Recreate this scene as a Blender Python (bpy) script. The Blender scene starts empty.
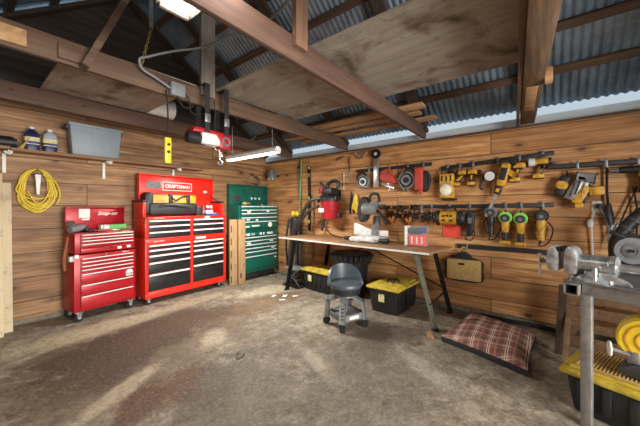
import bpy, bmesh, math, random
from mathutils import Vector, Matrix, Euler
PI = math.pi
R = math.radians
rng = random.Random(7)
SC = bpy.context.scene
COL = SC.collection

# ------------------------------------------------------------------ materials
def lin(c):
    return tuple(((v / 255) / 12.92 if v / 255 <= .04045 else ((v / 255 + .055) / 1.055) ** 2.4) for v in c) + (1,)

class NT:
    def __init__(s, name):
        s.m = bpy.data.materials.new(name); s.m.use_nodes = True
        s.t = s.m.node_tree; s.n = s.t.nodes; s.b = s.n['Principled BSDF']
    def new(s, ty, **kw):
        n = s.n.new(ty)
        for k, v in kw.items(): setattr(n, k, v)
        return n
    def link(s, a, b): s.t.links.new(a, b)
    def val(s, sock, v):
        if hasattr(v, 'is_output'): s.link(v, sock)
        else: sock.default_value = v
    def math(s, op, a, b=0.0, c=0.0, clamp=False):
        n = s.new('ShaderNodeMath', operation=op, use_clamp=clamp)
        s.val(n.inputs[0], a); s.val(n.inputs[1], b); s.val(n.inputs[2], c)
        return n.outputs[0]
    def mix(s, f, a, b, mode='MIX'):
        n = s.new('ShaderNodeMix', data_type='RGBA', blend_type=mode)
        s.val(n.inputs[0], f); s.val(n.inputs[6], a); s.val(n.inputs[7], b)
        return n.outputs[2]
    def ramp(s, f, stops):
        n = s.new('ShaderNodeValToRGB'); e = n.color_ramp.elements
        while len(e) < len(stops): e.new(.5)
        for i, (p, c) in enumerate(stops):
            e[i].position = p; e[i].color = c if len(c) == 4 else tuple(c) + (1,)
        s.val(n.inputs[0], f); return n.outputs[0]
    def obj(s): return s.new('ShaderNodeTexCoord').outputs['Object']
    def sep(s, v):
        n = s.new('ShaderNodeSeparateXYZ'); s.link(v, n.inputs[0]); return n.outputs
    def comb(s, x, y, z):
        n = s.new('ShaderNodeCombineXYZ')
        for i, v in enumerate((x, y, z)): s.val(n.inputs[i], v)
        return n.outputs[0]
    def noise(s, v, scale, detail=4, rough=.6, dist=0):
        n = s.new('ShaderNodeTexNoise'); s.link(v, n.inputs['Vector'])
        n.inputs['Scale'].default_value = scale; n.inputs['Detail'].default_value = detail
        n.inputs['Roughness'].default_value = rough; n.inputs['Distortion'].default_value = dist
        return n.outputs[0]
    def bump(s, h, strength=.3, dist=.01):
        n = s.new('ShaderNodeBump'); n.inputs['Strength'].default_value = strength
        n.inputs['Distance'].default_value = dist; s.link(h, n.inputs['Height'])
        s.link(n.outputs[0], s.b.inputs['Normal'])
    def fin(s, col, rough=.6, metal=0):
        s.val(s.b.inputs['Base Color'], col); s.val(s.b.inputs['Roughness'], rough)
        s.val(s.b.inputs['Metallic'], metal); return s.m

def paint(name, c, rough=.5, metal=0.0, var=.12, scale=14, bump=.0):
    """painted, plastic or metal surface with slight mottling and wear"""
    k = NT(name); o = k.obj()
    nz = k.noise(o, scale, 5, .65)
    a = lin(c); d = tuple(x * (1 - 2.2 * var) for x in a[:3]) + (1,); l = tuple(min(1, x * (1 + 1.6 * var)) for x in a[:3]) + (1,)
    col = k.ramp(nz, [(.3, d), (.5, a), (.72, l)])
    rg = k.math('MULTIPLY_ADD', nz, .25, rough - .12)
    if bump: k.bump(nz, bump, .004)
    return k.fin(col, rg, metal)

def wood(name, c1, c2, axis=0, scale=1.0, knots=True, rough=.75):
    """sawn timber, grain along one axis of the object"""
    k = NT(name); o = k.sep(k.obj())
    f = [26.0 * scale] * 3; f[axis] = 1.6 * scale
    v = k.comb(*[k.math('MULTIPLY', o[i], f[i]) for i in range(3)])
    g = k.noise(v, 1.0, 6, .62, .6)
    col = k.ramp(g, [(.28, lin(c1)), (.5, lin(tuple((a + b) / 2 for a, b in zip(c1, c2)))), (.7, lin(c2))])
    f2 = [7.0] * 3; f2[axis] = 2.2
    big = k.noise(k.comb(*[k.math('MULTIPLY', o[i], f2[i]) for i in range(3)]), .8, 3)
    col = k.mix(k.math('MULTIPLY_ADD', big, 1.2, -.35, clamp=True), col, lin(tuple(x * .62 for x in c1)))
    if knots:
        vo = k.new('ShaderNodeTexVoronoi'); vo.inputs['Scale'].default_value = 1.0
        f3 = [9.0] * 3; f3[axis] = 3.0
        k.link(k.comb(*[k.math('MULTIPLY', o[i], f3[i]) for i in range(3)]), vo.inputs['Vector'])
        kn = k.math('LESS_THAN', vo.outputs['Distance'], .11)
        col = k.mix(k.math('MULTIPLY', kn, .55), col, lin(tuple(x * .35 for x in c1)))
    k.bump(g, .35, .004)
    return k.fin(col, rough)

def plank_wall(name, axis, cols, row, zoff, width):
    """horizontal knotty boards with butt joints"""
    k = NT(name); o = k.sep(k.obj())
    u = o[axis]; z = k.math('ADD', o[2], zoff)
    br = k.new('ShaderNodeTexBrick', offset=.41, offset_frequency=2, squash=1)
    br.inputs['Color1'].default_value = (0, 0, 0, 1); br.inputs['Color2'].default_value = (1, 1, 1, 1)
    br.inputs['Scale'].default_value = 1; br.inputs['Mortar Size'].default_value = .006
    br.inputs['Mortar Smooth'].default_value = .3; br.inputs['Bias'].default_value = 0
    br.inputs['Brick Width'].default_value = width; br.inputs['Row Height'].default_value = row
    k.link(k.comb(u, z, 0), br.inputs['Vector'])
    rnd = k.sep(br.outputs['Color'])[0]
    off = k.math('MULTIPLY', rnd, 23.7)
    g = k.noise(k.comb(k.math('MULTIPLY_ADD', u, 1.3, off), k.math('MULTIPLY', z, 24), off), 1, 7, .66, .8)
    wv = k.noise(k.comb(k.math('MULTIPLY_ADD', u, 1.1, off), k.math('MULTIPLY_ADD', z, 4.5, off), 0), 1.3, 3, .5)
    a, b, c, dk = [lin(x) for x in cols]
    col = k.ramp(g, [(.34, b), (.5, a), (.63, c)])
    col = k.mix(k.math('MULTIPLY_ADD', rnd, 1.0, -.1, clamp=True), col, k.mix(.6, col, b))
    col = k.mix(k.math('MULTIPLY_ADD', wv, 3.2, -1.55, clamp=True), col, k.mix(.6, col, dk))
    vo = k.new('ShaderNodeTexVoronoi'); vo.inputs['Scale'].default_value = 1.0
    k.link(k.comb(k.math('MULTIPLY_ADD', u, 2.1, off), k.math('MULTIPLY', z, 4.1), off), vo.inputs['Vector'])
    d = k.math('ADD', vo.outputs['Distance'], k.math('MULTIPLY', g, .10))
    kn = k.ramp(d, [(.13, (1, 1, 1)), (.18, (.4, .4, .4)), (.32, (0, 0, 0))])
    col = k.mix(k.math('MULTIPLY', k.sep(kn)[0], .9), col, dk)
    big = k.noise(k.obj(), 1.4, 3, .5)
    col = k.mix(k.math('MULTIPLY_ADD', big, 1.6, -.62, clamp=True), col, k.mix(.35, col, dk))
    col = k.mix(k.math('MULTIPLY', br.outputs['Fac'], .85), col, lin((38, 26, 17)))
    h = k.math('SUBTRACT', k.math('MULTIPLY', g, .25), br.outputs['Fac'])
    k.bump(h, .5, .006)
    return k.fin(col, .62)

def concrete():
    """old floor: pale trowelled concrete under brown oil and damp stains, paler and greyer patches with shapes of their own"""
    k = NT('worn_concrete'); o = k.obj(); s = k.sep(o)
    def con(n, lo, hi):   # stretch a noise to full contrast
        return k.math('DIVIDE', k.math('SUBTRACT', n, lo), hi - lo, clamp=True)
    n1 = con(k.noise(o, .9, 8, .72, .5), .32, .68); n2 = con(k.noise(o, 6.5, 10, .78, .5), .33, .67)
    n3 = con(k.noise(o, 38, 5, .75), .30, .70); n5 = con(k.noise(o, 15, 8, .8, .8), .35, .65)
    rot = k.comb(k.math('ADD', k.math('MULTIPLY', s[0], 1.1), k.math('MULTIPLY', s[1], -.9)), k.math('ADD', k.math('MULTIPLY', s[0], 5), k.math('MULTIPLY', s[1], 6.2)), 0)
    n4 = con(k.noise(rot, .6, 9, .75, .9), .34, .66)
    col = k.ramp(n1, [(.0, lin((100, 90, 77))), (.5, lin((146, 132, 112))), (1, lin((206, 190, 164)))])
    col = k.mix(k.math('MULTIPLY', k.math('POWER', n4, 1.3), .75), col, lin((88, 75, 61)))
    col = k.mix(k.math('MULTIPLY', k.math('POWER', n2, 1.5), .8), col, lin((82, 71, 58)))
    col = k.mix(k.math('MULTIPLY', k.math('POWER', k.math('SUBTRACT', 1, n2), 2.2), .6), col, lin((208, 198, 178)))
    warp = k.math('ADD', k.math('MULTIPLY_ADD', k.noise(o, 1.9, 10, .72, .6), 2.2, -1.2), k.math('MULTIPLY_ADD', k.noise(o, 9, 6, .75, .5), 1.0, -.55))
    def blob(x, y, rx, ry, a, strength, c, soft=.3):
        nonlocal col
        ca, sa = math.cos(a), math.sin(a)
        dx = k.math('ADD', s[0], -x); dy = k.math('ADD', s[1], -y)
        px = k.math('DIVIDE', k.math('ADD', k.math('MULTIPLY', dx, ca), k.math('MULTIPLY', dy, sa)), rx)
        py = k.math('DIVIDE', k.math('ADD', k.math('MULTIPLY', dx, -sa), k.math('MULTIPLY', dy, ca)), ry)
        d = k.math('SQRT', k.math('ADD', k.math('MULTIPLY', px, px), k.math('MULTIPLY', py, py)))
        d = k.math('ADD', d, warp)
        m = k.ramp(d, [(.75 - soft, (1, 1, 1)), (.95, (0, 0, 0))])
        col = k.mix(k.math('MULTIPLY', k.sep(m)[0], strength), col, lin(c))
    for b in FLOOR_MARKS: blob(*b)
    col = k.mix(k.math('MULTIPLY', k.math('POWER', n3, 3.0), .38), col, lin((66, 56, 46)))
    col = k.mix(k.math('MULTIPLY', k.math('POWER', k.math('SUBTRACT', 1, n3), 3.2), .35), col, lin((206, 196, 178)))
    col = k.mix(k.math('MULTIPLY', k.math('POWER', n5, 2.6), .75), col, lin((74, 62, 50)))
    h = k.math('ADD', k.math('MULTIPLY', n2, .5), k.math('MULTIPLY', n3, .35))
    k.bump(h, .6, .012)
    rg = k.math('MULTIPLY_ADD', n1, -.25, .8)
    return k.fin(col, rg)

# oil and damp stains, paler and greyer patches on the floor: x, y, radii, angle, strength, colour
FLOOR_MARKS = [
    (-3.35, -2.0, 1.7, .95, .35, .75, (98, 79, 58)), (-1.75, -1.75, 1.0, .42, -.1, .75, (112, 82, 52)),
    (-2.35, -4.1, 1.1, .7, .3, .55, (102, 94, 84)), (-3.2, -3.4, 1.0, .6, .5, .7, (92, 80, 68)),
    (-3.60, -1.70, .80, .66, .4, 1, (60, 40, 25)), (-3.15, -1.62, .85, .56, .3, 1, (62, 42, 27)),
    (-2.70, -1.55, .9, .42, .2, .95, (76, 53, 34)), (-3.8, -2.1, .4, .32, .3, .95, (72, 50, 32)),
    (-3.66, -2.83, .32, .18, .8, .9, (86, 50, 28)), (-3.38, -2.83, .34, .18, .8, .85, (92, 56, 32)),
    (-3.95, -1.3, .35, .12, .2, .7, (92, 72, 52)), (-3.2, -3.05, .5, .22, .6, .6, (80, 68, 56)),
    (-2.77, -2.28, .26, .15, .9, .7, (190, 175, 150)), (-3.75, -2.55, .5, .10, .5, .7, (196, 180, 152)),
    (-3.5, -.95, .9, .26, .05, .75, (200, 184, 154)), (-1.1, -1.3, .8, .30, -.2, .7, (206, 192, 162)), (-2.2, -.85, .8, .18, .05, .5, (190, 172, 140)),
    (-1.60, -3.75, .45, .22, .5, .75, (80, 70, 60)), (-1.95, -3.63, .16, .07, .3, .7, (74, 62, 50)), (-1.3, -2.75, .6, .3, .2, .5, (184, 172, 148)),
    (-1.85, -4.35, .5, .12, 1.0, .55, (188, 180, 164)), (-2.4, -3.5, .4, .10, 1.1, .5, (190, 178, 156)), (-2.1, -3.2, .22, .1, .4, .6, (104, 84, 60)), (-1.4, -4.1, .2, .1, .2, .6, (78, 68, 58)),
    (-1.15, -4.0, .3, .12, 0, .5, (84, 76, 66)),
]

def plaid():
    k = NT('brown_plaid_cloth'); s = k.sep(k.obj())
    def stripes(x, per, ph, w):
        f = k.math('FRACT', k.math('ADD', k.math('DIVIDE', x, per), ph))
        return k.math('LESS_THAN', f, w)
    col = lin((150, 108, 94))
    for ax in (0, 1):
        x = s[ax]
        col = k.mix(k.math('MULTIPLY', stripes(x, .155, .0, .40), .5), col, lin((84, 48, 44)))
        col = k.mix(k.math('MULTIPLY', stripes(x, .155, .22, .05), .8), col, lin((214, 196, 180)))
        col = k.mix(k.math('MULTIPLY', stripes(x, .155, .34, .05), .8), col, lin((214, 196, 180)))
        col = k.mix(k.math('MULTIPLY', stripes(x, .155, .72, .13), .5), col, lin((176, 130, 112)))
        col = k.mix(k.math('MULTIPLY', stripes(x, .155, .55, .05), .7), col, lin((126, 26, 28)))
    n = k.noise(k.obj(), 60, 3); k.bump(n, .2, .003)
    return k.fin(col, .95)

def glow(name, c, strength):
    k = NT(name); k.b.inputs['Base Color'].default_value = lin(c)
    k.b.inputs['Emission Color'].default_value = lin(c); k.b.inputs['Emission Strength'].default_value = strength
    return k.m

def clear_plastic(name, c, rough=.1, alpha=.4):
    k = NT(name); nz = k.noise(k.obj(), 8, 3)
    k.fin(k.mix(nz, lin(c), lin(tuple(min(255, x * 1.1) for x in c))), rough); k.b.inputs['Alpha'].default_value = alpha
    return k.m

def roof_metal():
    k = NT('galvanised_roofing'); o = k.obj()
    n = k.noise(o, 3, 6, .7); n2 = k.noise(o, 25, 4, .7)
    col = k.ramp(n, [(.3, lin((112, 130, 146))), (.55, lin((150, 170, 186))), (.75, lin((178, 196, 208)))])
    col = k.mix(k.math('MULTIPLY_ADD', n2, 2.4, -1.35, clamp=True), col, lin((92, 84, 74)))
    return k.fin(col, k.math('MULTIPLY_ADD', n2, .3, .3), .55)

def ply(name, a, b, dk):
    k = NT(name); o = k.obj(); s = k.sep(o)
    v = k.comb(k.math('MULTIPLY', s[0], 9), k.math('MULTIPLY', s[1], 1.3), 0)
    g = k.noise(v, 1.2, 7, .65, 1.0); big = k.noise(o, 2.2, 5, .6, .6); f = k.noise(o, 9, 5, .7)
    col = k.ramp(g, [(.3, lin(b)), (.65, lin(a))])
    col = k.mix(k.math('MULTIPLY_ADD', big, 5.0, -2.5, clamp=True), col, lin(dk))
    col = k.mix(k.math('MULTIPLY_ADD', f, 4.0, -2.35, clamp=True), col, lin(tuple(x * .55 for x in dk)))
    return k.fin(col, .8)

M = {}
def mk():
    M['wall_r'] = plank_wall('knotty_pine_boards', 1, [(198, 145, 91), (156, 104, 60), (226, 182, 128), (82, 48, 25)], .285, .05, 3.3)
    M['wall_l'] = plank_wall('weathered_pine_boards', 0, [(164, 122, 82), (120, 84, 54), (196, 156, 112), (62, 38, 24)], .31, .03, 3.4)
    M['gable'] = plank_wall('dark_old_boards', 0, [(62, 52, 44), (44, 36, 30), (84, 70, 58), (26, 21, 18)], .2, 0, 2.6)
    M['floor'] = concrete()
    M['footing'] = paint('footing_concrete', (120, 112, 98), .9, var=.2, bump=.3)
    M['roof'] = roof_metal()
    M['beam'] = wood('old_beam_timber', (80, 59, 45), (120, 92, 72), 0, .8)
    M['beam_red'] = wood('reddish_beam_timber', (80, 56, 46), (116, 86, 71), 0, .8)
    M['beam_gold'] = wood('golden_beam_timber', (78, 60, 45), (132, 102, 74), 0, 1.3)
    M['dark_timber'] = wood('dark_roof_timber', (56, 46, 38), (86, 70, 58), 0, .8)
    M['purlin'] = wood('brown_purlin_timber', (72, 54, 40), (106, 82, 62), 1, .8)
    M['post'] = wood('grey_post_timber', (118, 108, 100), (150, 140, 130), 2, .8)
    M['post_br'] = wood('brown_post_timber', (110, 80, 60), (150, 114, 88), 2, .8)
    M['plank_y'] = wood('stored_plank_timber', (156, 116, 78), (198, 160, 116), 1, .9)
    M['eave'] = wood('whitewashed_eave_board', (206, 216, 222), (236, 240, 242), 1, .8, False)
    M['shelf'] = wood('shelf_timber', (136, 102, 74), (178, 140, 104), 0, .9)
    M['pale_ply'] = ply('pale_plywood', (206, 188, 156), (190, 170, 136), (164, 144, 112))
    M['ply_under'] = ply('dusty_plywood', (160, 152, 140), (134, 124, 111), (84, 66, 52))
    M['ply_gold'] = ply('golden_plywood', (178, 144, 100), (152, 118, 78), (108, 80, 52))
    M['table'] = wood('table_plywood', (150, 112, 80), (184, 146, 110), 1, .6, False, .45)
    M['board_z'] = wood('upright_board_timber', (158, 124, 84), (196, 162, 118), 2, .8, True)
    M['pallet'] = wood('pallet_timber', (112, 84, 60), (156, 122, 88), 1, .8)
    M['red'] = paint('crimson_enamel', (164, 22, 32), .35, .15, .08)
    M['red_or'] = paint('scarlet_enamel', (226, 40, 26), .35, .1, .06)
    M['green'] = paint('dark_green_enamel', (18, 90, 76), .35, .1, .1)
    M['black'] = paint('black_plastic', (30, 30, 32), .5, 0, .2)
    M['black_sat'] = paint('satin_black_steel', (34, 33, 34), .4, .3, .2)
    M['seat'] = paint('blue_grey_vinyl', (66, 76, 84), .4, 0, .12)
    M['char'] = paint('charcoal_plastic', (56, 58, 60), .5, 0, .15)
    M['rubber'] = paint('black_rubber', (22, 22, 23), .8, 0, .2)
    M['grey'] = paint('grey_plastic', (112, 115, 117), .5, 0, .1)
    M['bluegrey'] = paint('blue_grey_plastic', (142, 154, 164), .5, 0, .05)
    M['lgrey'] = paint('light_grey_casting', (206, 208, 206), .45, .05, .08)
    M['steel'] = paint('bright_steel', (196, 198, 200), .3, .85, .08)
    M['dsteel'] = paint('dull_steel', (140, 142, 144), .4, .7, .15)
    M['bench'] = paint('mill_steel_tube', (150, 148, 146), .42, .65, .15)
    M['viseg'] = paint('worn_cast_iron', (176, 180, 182), .32, .7, .3, 18)
    M['galv'] = paint('galvanised_angle', (126, 128, 112), .45, .5, .2)
    M['yellow'] = paint('tool_yellow', (196, 148, 44), .45, 0, .25, 22)
    M['byellow'] = paint('bright_yellow_plastic', (222, 190, 42), .45, 0, .08)
    M['lid'] = paint('dusty_yellow_lid', (190, 166, 58), .5, 0, .25, 9)
    M['cord_y'] = paint('yellow_cord_jacket', (214, 186, 40), .5, 0, .1)
    M['lime'] = paint('lime_green_guard', (130, 214, 90), .5, 0, .08)
    M['orange'] = paint('orange_plastic', (196, 126, 62), .5, 0, .1)
    M['coral'] = paint('coral_red_card', (232, 78, 62), .6, 0, .06)
    M['tred'] = paint('faded_red_plastic', (190, 66, 56), .5, 0, .1)
    M['vred'] = paint('vacuum_red_plastic', (166, 30, 44), .4, 0, .08)
    M['white'] = paint('white_plastic', (226, 226, 222), .45, 0, .04)
    M['paper'] = paint('white_paper', (222, 220, 212), .8, 0, .06)
    M['cream'] = paint('cream_label', (216, 206, 150), .7, 0, .15, 30)
    M['blue'] = paint('blue_print', (40, 60, 130), .6, 0, .2, 30)
    M['fluid'] = paint('dark_blue_fluid', (44, 50, 92), .2, 0, .2, 6)
    M['clear'] = clear_plastic('hazy_clear_plastic', (176, 186, 200), .15, .75)
    M['pack'] = clear_plastic('clear_blister_plastic', (190, 200, 214), .05, .14)
    M['tan'] = paint('tan_canvas', (178, 148, 92), .85, 0, .12, 40, .2)
    M['olive'] = paint('grey_canvas', (98, 92, 80), .85, 0, .15, 30, .2)
    M['greenpole'] = paint('green_enamel_pole', (112, 142, 92), .45, .1, .12)
    M['hose'] = paint('dark_vacuum_hose', (50, 46, 44), .5, 0, .15)
    M['gold'] = paint('brassy_chain', (170, 146, 96), .4, .7, .1)
    M['plaid'] = plaid()
    M['backing'] = paint('charcoal_cushion_backing', (44, 46, 54), .9, 0, .15)
    M['tube'] = glow('lit_fluorescent_tube', (255, 252, 240), 6.0)
    M['lens'] = paint('lamp_lens', (236, 228, 200), .25, 0, .08)
    M['leather'] = paint('brown_leather', (140, 82, 46), .7, 0, .15)
    M['purple'] = paint('purple_label', (120, 50, 100), .6, 0, .3, 40)
    M['gbox'] = paint('green_carton', (96, 160, 88), .7, 0, .15, 30)

# ------------------------------------------------------------------ mesh helpers
class MB:
    def __init__(s): s.bm = bmesh.new()
    def _bev(s, vs, bev, seg=2):
        es = list({e for v in vs for e in v.link_edges})
        if bev > 0: bmesh.ops.bevel(s.bm, geom=es, offset=bev, segments=seg, affect='EDGES', profile=.5, clamp_overlap=True)
    def box(s, c, d, bev=0, rot=None, taper=1.0):
        """box centred on c; taper scales the bottom"""
        vs = bmesh.ops.create_cube(s.bm, size=1)['verts']
        m = Matrix.Translation(c) @ (Euler(rot).to_matrix().to_4x4() if rot else Matrix())
        for v in vs:
            q = Vector((v.co.x * d[0], v.co.y * d[1], v.co.z * d[2]))
            if v.co.z < 0: q.x *= taper; q.y *= taper
            v.co = m @ q
        s._bev(vs, bev); return s
    def bar(s, a, b, w, h, bev=0, up=(0, 0, 1)):
        a = Vector(a); b = Vector(b); z = (b - a); L = z.length; z.normalize()
        u = Vector(up)
        if abs(u.dot(z)) > .98: u = Vector((0, 1, 0))
        x = u.cross(z).normalized(); y = z.cross(x)
        m = Matrix((x, y, z)).transposed()
        vs = bmesh.ops.create_cube(s.bm, size=1)['verts']
        for v in vs: v.co = (a + b) / 2 + m @ Vector((v.co.x * w, v.co.y * h, v.co.z * L))
        s._bev(vs, bev); return s
    def cyl(s, a, b, r, r2=None, n=16, bev=0):
        a = Vector(a); b = Vector(b); z = b - a
        vs = bmesh.ops.create_cone(s.bm, cap_ends=True, segments=n, radius1=r, radius2=r if r2 is None else r2, depth=z.length)['verts']
        q = Vector((0, 0, 1)).rotation_difference(z.normalized()).to_matrix()
        if bev:
            es = [e for e in {e for v in vs for e in v.link_edges} if abs(e.verts[0].co.z - e.verts[1].co.z) < 1e-6]
            r_ = bmesh.ops.bevel(s.bm, geom=es, offset=bev, segments=2, affect='EDGES', clamp_overlap=True)
            vs = list({v for f in r_['faces'] for v in f.verts} | {v for v in vs if v.is_valid})
        for v in vs: v.co = (a + b) / 2 + q @ v.co
        return s
    def ring(s, c, axis, r0, r1, t, n=24):
        """flat washer with thickness"""
        return s.lathe([(r0, -t / 2), (r1, -t / 2), (r1, t / 2), (r0, t / 2), (r0, -t / 2)], c, axis, n)
    def lathe(s, prof, c, axis=(0, 0, 1), n=24):
        q = Vector((0, 0, 1)).rotation_difference(Vector(axis).normalized()).to_matrix(); c = Vector(c)
        rows = []
        for r, h in prof:
            if r < 1e-5: rows.append([s.bm.verts.new(c + q @ Vector((0, 0, h)))])
            else: rows.append([s.bm.verts.new(c + q @ Vector((r * math.cos(2 * PI * i / n), r * math.sin(2 * PI * i / n), h))) for i in range(n)])
        for a, b in zip(rows, rows[1:]):
            for i in range(n):
                j = (i + 1) % n
                f = [a[0]] if len(a) == 1 else [a[i], a[j]]
                g = [b[0]] if len(b) == 1 else [b[j], b[i]]
                if len(f) + len(g) > 2: s.bm.faces.new(f + g)
        return s
    def tube(s, pts, r, n=8, closed=False, sub=5):
        P = [Vector(p) for p in pts]; N = len(P); Q = []
        rr = r if isinstance(r, (list, tuple)) else [r] * N; RR = []
        if N == 2: Q, RR = P, list(rr)
        else:
            m = N if closed else N - 1
            for i in range(m):
                g = lambda k: P[k % N] if closed else P[max(0, min(N - 1, k))]
                p0, p1, p2, p3 = g(i - 1), g(i), g(i + 1), g(i + 2)
                for j in range(sub):
                    t = j / sub
                    Q.append(.5 * (2 * p1 + (p2 - p0) * t + (2 * p0 - 5 * p1 + 4 * p2 - p3) * t * t + (3 * p1 - p0 - 3 * p2 + p3) * t ** 3))
                    RR.append(rr[i] + (rr[(i + 1) % N] - rr[i]) * t)
            if not closed: Q.append(P[-1]); RR.append(rr[-1])
        rows = []; K = len(Q); up = None
        for i, p in enumerate(Q):
            t = (Q[(i + 1) % K] - Q[i - 1]) if closed else (Q[min(K - 1, i + 1)] - Q[max(0, i - 1)])
            if t.length < 1e-9: t = Vector((0, 0, 1))
            t.normalize()
            if up is None: up = t.orthogonal().normalized()
            up = (up - t * up.dot(t))
            up = up.normalized() if up.length > 1e-6 else t.orthogonal().normalized()
            w = t.cross(up)
            rows.append([s.bm.verts.new(p + RR[i] * (math.cos(2 * PI * k / n) * up + math.sin(2 * PI * k / n) * w)) for k in range(n)])
        for i in range(K if closed else K - 1):
            a, b = rows[i], rows[(i + 1) % K]
            for k in range(n):
                j = (k + 1) % n; s.bm.faces.new((a[k], a[j], b[j], b[k]))
        if not closed: s.bm.faces.new(rows[0][::-1]); s.bm.faces.new(rows[-1])
        return s
    def prism(s, poly, y0, y1, bev=0, plane='xz'):
        """outline in x-z (or x-y, y-z) pushed along the third axis"""
        mp = {'xz': lambda u, w, d: (u, d, w), 'xy': lambda u, w, d: (u, w, d), 'yz': lambda u, w, d: (d, u, w)}[plane]
        a = [s.bm.verts.new(mp(u, w, y0)) for u, w in poly]; b = [s.bm.verts.new(mp(u, w, y1)) for u, w in poly]
        n = len(poly)
        fs = [s.bm.faces.new(a), s.bm.faces.new(b[::-1])]
        for i in range(n): fs.append(s.bm.faces.new((a[i], b[i], b[(i + 1) % n], a[(i + 1) % n])))
        bmesh.ops.recalc_face_normals(s.bm, faces=fs)
        s._bev(a + b, bev); return s
    def ball(s, c, r, n=12):
        r = r if isinstance(r, (tuple, list)) else (r, r, r)
        vs = bmesh.ops.create_uvsphere(s.bm, u_segments=n * 2, v_segments=n, radius=1)['verts']
        for v in vs: v.co = Vector(c) + Vector((v.co.x * r[0], v.co.y * r[1], v.co.z * r[2]))
        return s
    def build(s, name, mat, parent=None, angle=35):
        bmesh.ops.recalc_face_normals(s.bm, faces=s.bm.faces)
        me = bpy.data.meshes.new(name); s.bm.to_mesh(me); s.bm.free()
        me.polygons.foreach_set('use_smooth', [True] * len(me.polygons))
        me.set_sharp_from_angle(angle=R(angle))
        me.materials.append(M[mat] if isinstance(mat, str) else mat)
        o = bpy.data.objects.new(name, me); COL.objects.link(o)
        if parent: o.parent = parent
        return o

def thing(name, label, cat, loc=(0, 0, 0), rz=0, group=None):
    o = bpy.data.objects.new(name, None); COL.objects.link(o); o.empty_display_size = .1
    o.location = loc; o.rotation_euler = (0, 0, R(rz)); o['label'] = label; o['category'] = cat
    if group: o['group'] = group
    return o
def tag(o, label, cat, group=None):
    o['label'] = label; o['category'] = cat
    if group: o['group'] = group
    return o
def struct(o, label=None):
    o['kind'] = 'structure'
    if label: o['label'] = label
    return o
def dup(t, loc, rz=None, label=None):
    r = t.copy(); COL.objects.link(r); r.location = loc
    if rz is not None: r.rotation_euler = (0, 0, R(rz))
    if label: r['label'] = label
    for c in list(t.children):
        k = c.copy(); COL.objects.link(k); k.parent = r
        for g in c.children:
            h = g.copy(); COL.objects.link(h); h.parent = k
    return r
def right(name, label, cat, y, z, group=None, x=0.0, rz=-90):
    """a thing on the right wall: its own x runs along the wall, -y comes out of it"""
    return thing(name, label, cat, (x, y, z), rz, group)
def words(text, size, mat, parent, loc, rot=(PI / 2, 0, 0), name='lettering', extrude=.001, shear=0, bold=0, sx=1):
    cu = bpy.data.curves.new(name, 'FONT'); cu.body = text; cu.size = size; cu.extrude = extrude
    cu.align_x = 'CENTER'; cu.align_y = 'CENTER'; cu.shear = shear; cu.offset = bold
    t = bpy.data.objects.new(name, cu); COL.objects.link(t)
    dg = bpy.context.evaluated_depsgraph_get()
    me = bpy.data.meshes.new_from_object(t.evaluated_get(dg))
    bpy.data.objects.remove(t); bpy.data.curves.remove(cu)
    me.materials.clear(); me.materials.append(M[mat])
    o = bpy.data.objects.new(name, me); COL.objects.link(o); o.parent = parent
    o.location = loc; o.rotation_euler = rot; o.scale = (sx, 1, 1)
    return o
mk()

# ------------------------------------------------------------------ the building
XL, YF, RIDGE, EAVE, TAN = -5.8, -7.6, -2.9, 2.785, .75
def roof_z(x): return EAVE + TAN * (RIDGE - XL - abs(x - RIDGE)) if False else EAVE + TAN * (2.9 - abs(x - RIDGE))

struct(MB().box(((XL) / 2, YF / 2, -.06), (-XL + .6, -YF + .6, .12)).build('floor', 'floor'))
struct(MB().box((.03, YF / 2, 1.305), (.06, -YF, 2.51)).build('wall_right', 'wall_r'))
struct(MB().box((XL / 2, .03, 1.505), (-XL, .06, 2.91)).build('wall_left', 'wall_l'))
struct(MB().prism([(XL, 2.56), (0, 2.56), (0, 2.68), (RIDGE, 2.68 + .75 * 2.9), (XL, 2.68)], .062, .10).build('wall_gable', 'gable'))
struct(MB().box((XL - .03, YF / 2, 1.28), (.06, -YF, 2.56)).build('wall_far', 'wall_l'))
# unseen front gable with assumed doorway; right wing widened to shade the near tool wall
fw = MB(); fw.box((XL + .25, YF, 1.28), (.5, .06, 2.56)); fw.box((-1.0, YF, 1.28), (2.0, .06, 2.56))
fw.prism([(XL, 2.45), (0, 2.45), (0, 2.68), (RIDGE, 2.68 + .75 * 2.9), (XL, 2.68)], YF - .03, YF + .03)
struct(fw.build('wall_front', 'wall_l'))
f = MB(); f.box((.0, YF / 2, .03), (.13, -YF, .06), .008); struct(f.build('trim_1', 'footing'))
f = MB(); f.box((XL / 2, .01, .03), (-XL, .05, .06), .004); struct(f.build('trim_2', 'footing'))
f = MB(); f.box((.03, YF / 2, 2.545), (.09, -YF, .03)); struct(f.build('trim_3', 'purlin'))

struct(MB().box((.115, YF / 2, 2.60), (.022, -YF + .3, .17), .002).build('trim_4', 'eave'))
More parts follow.
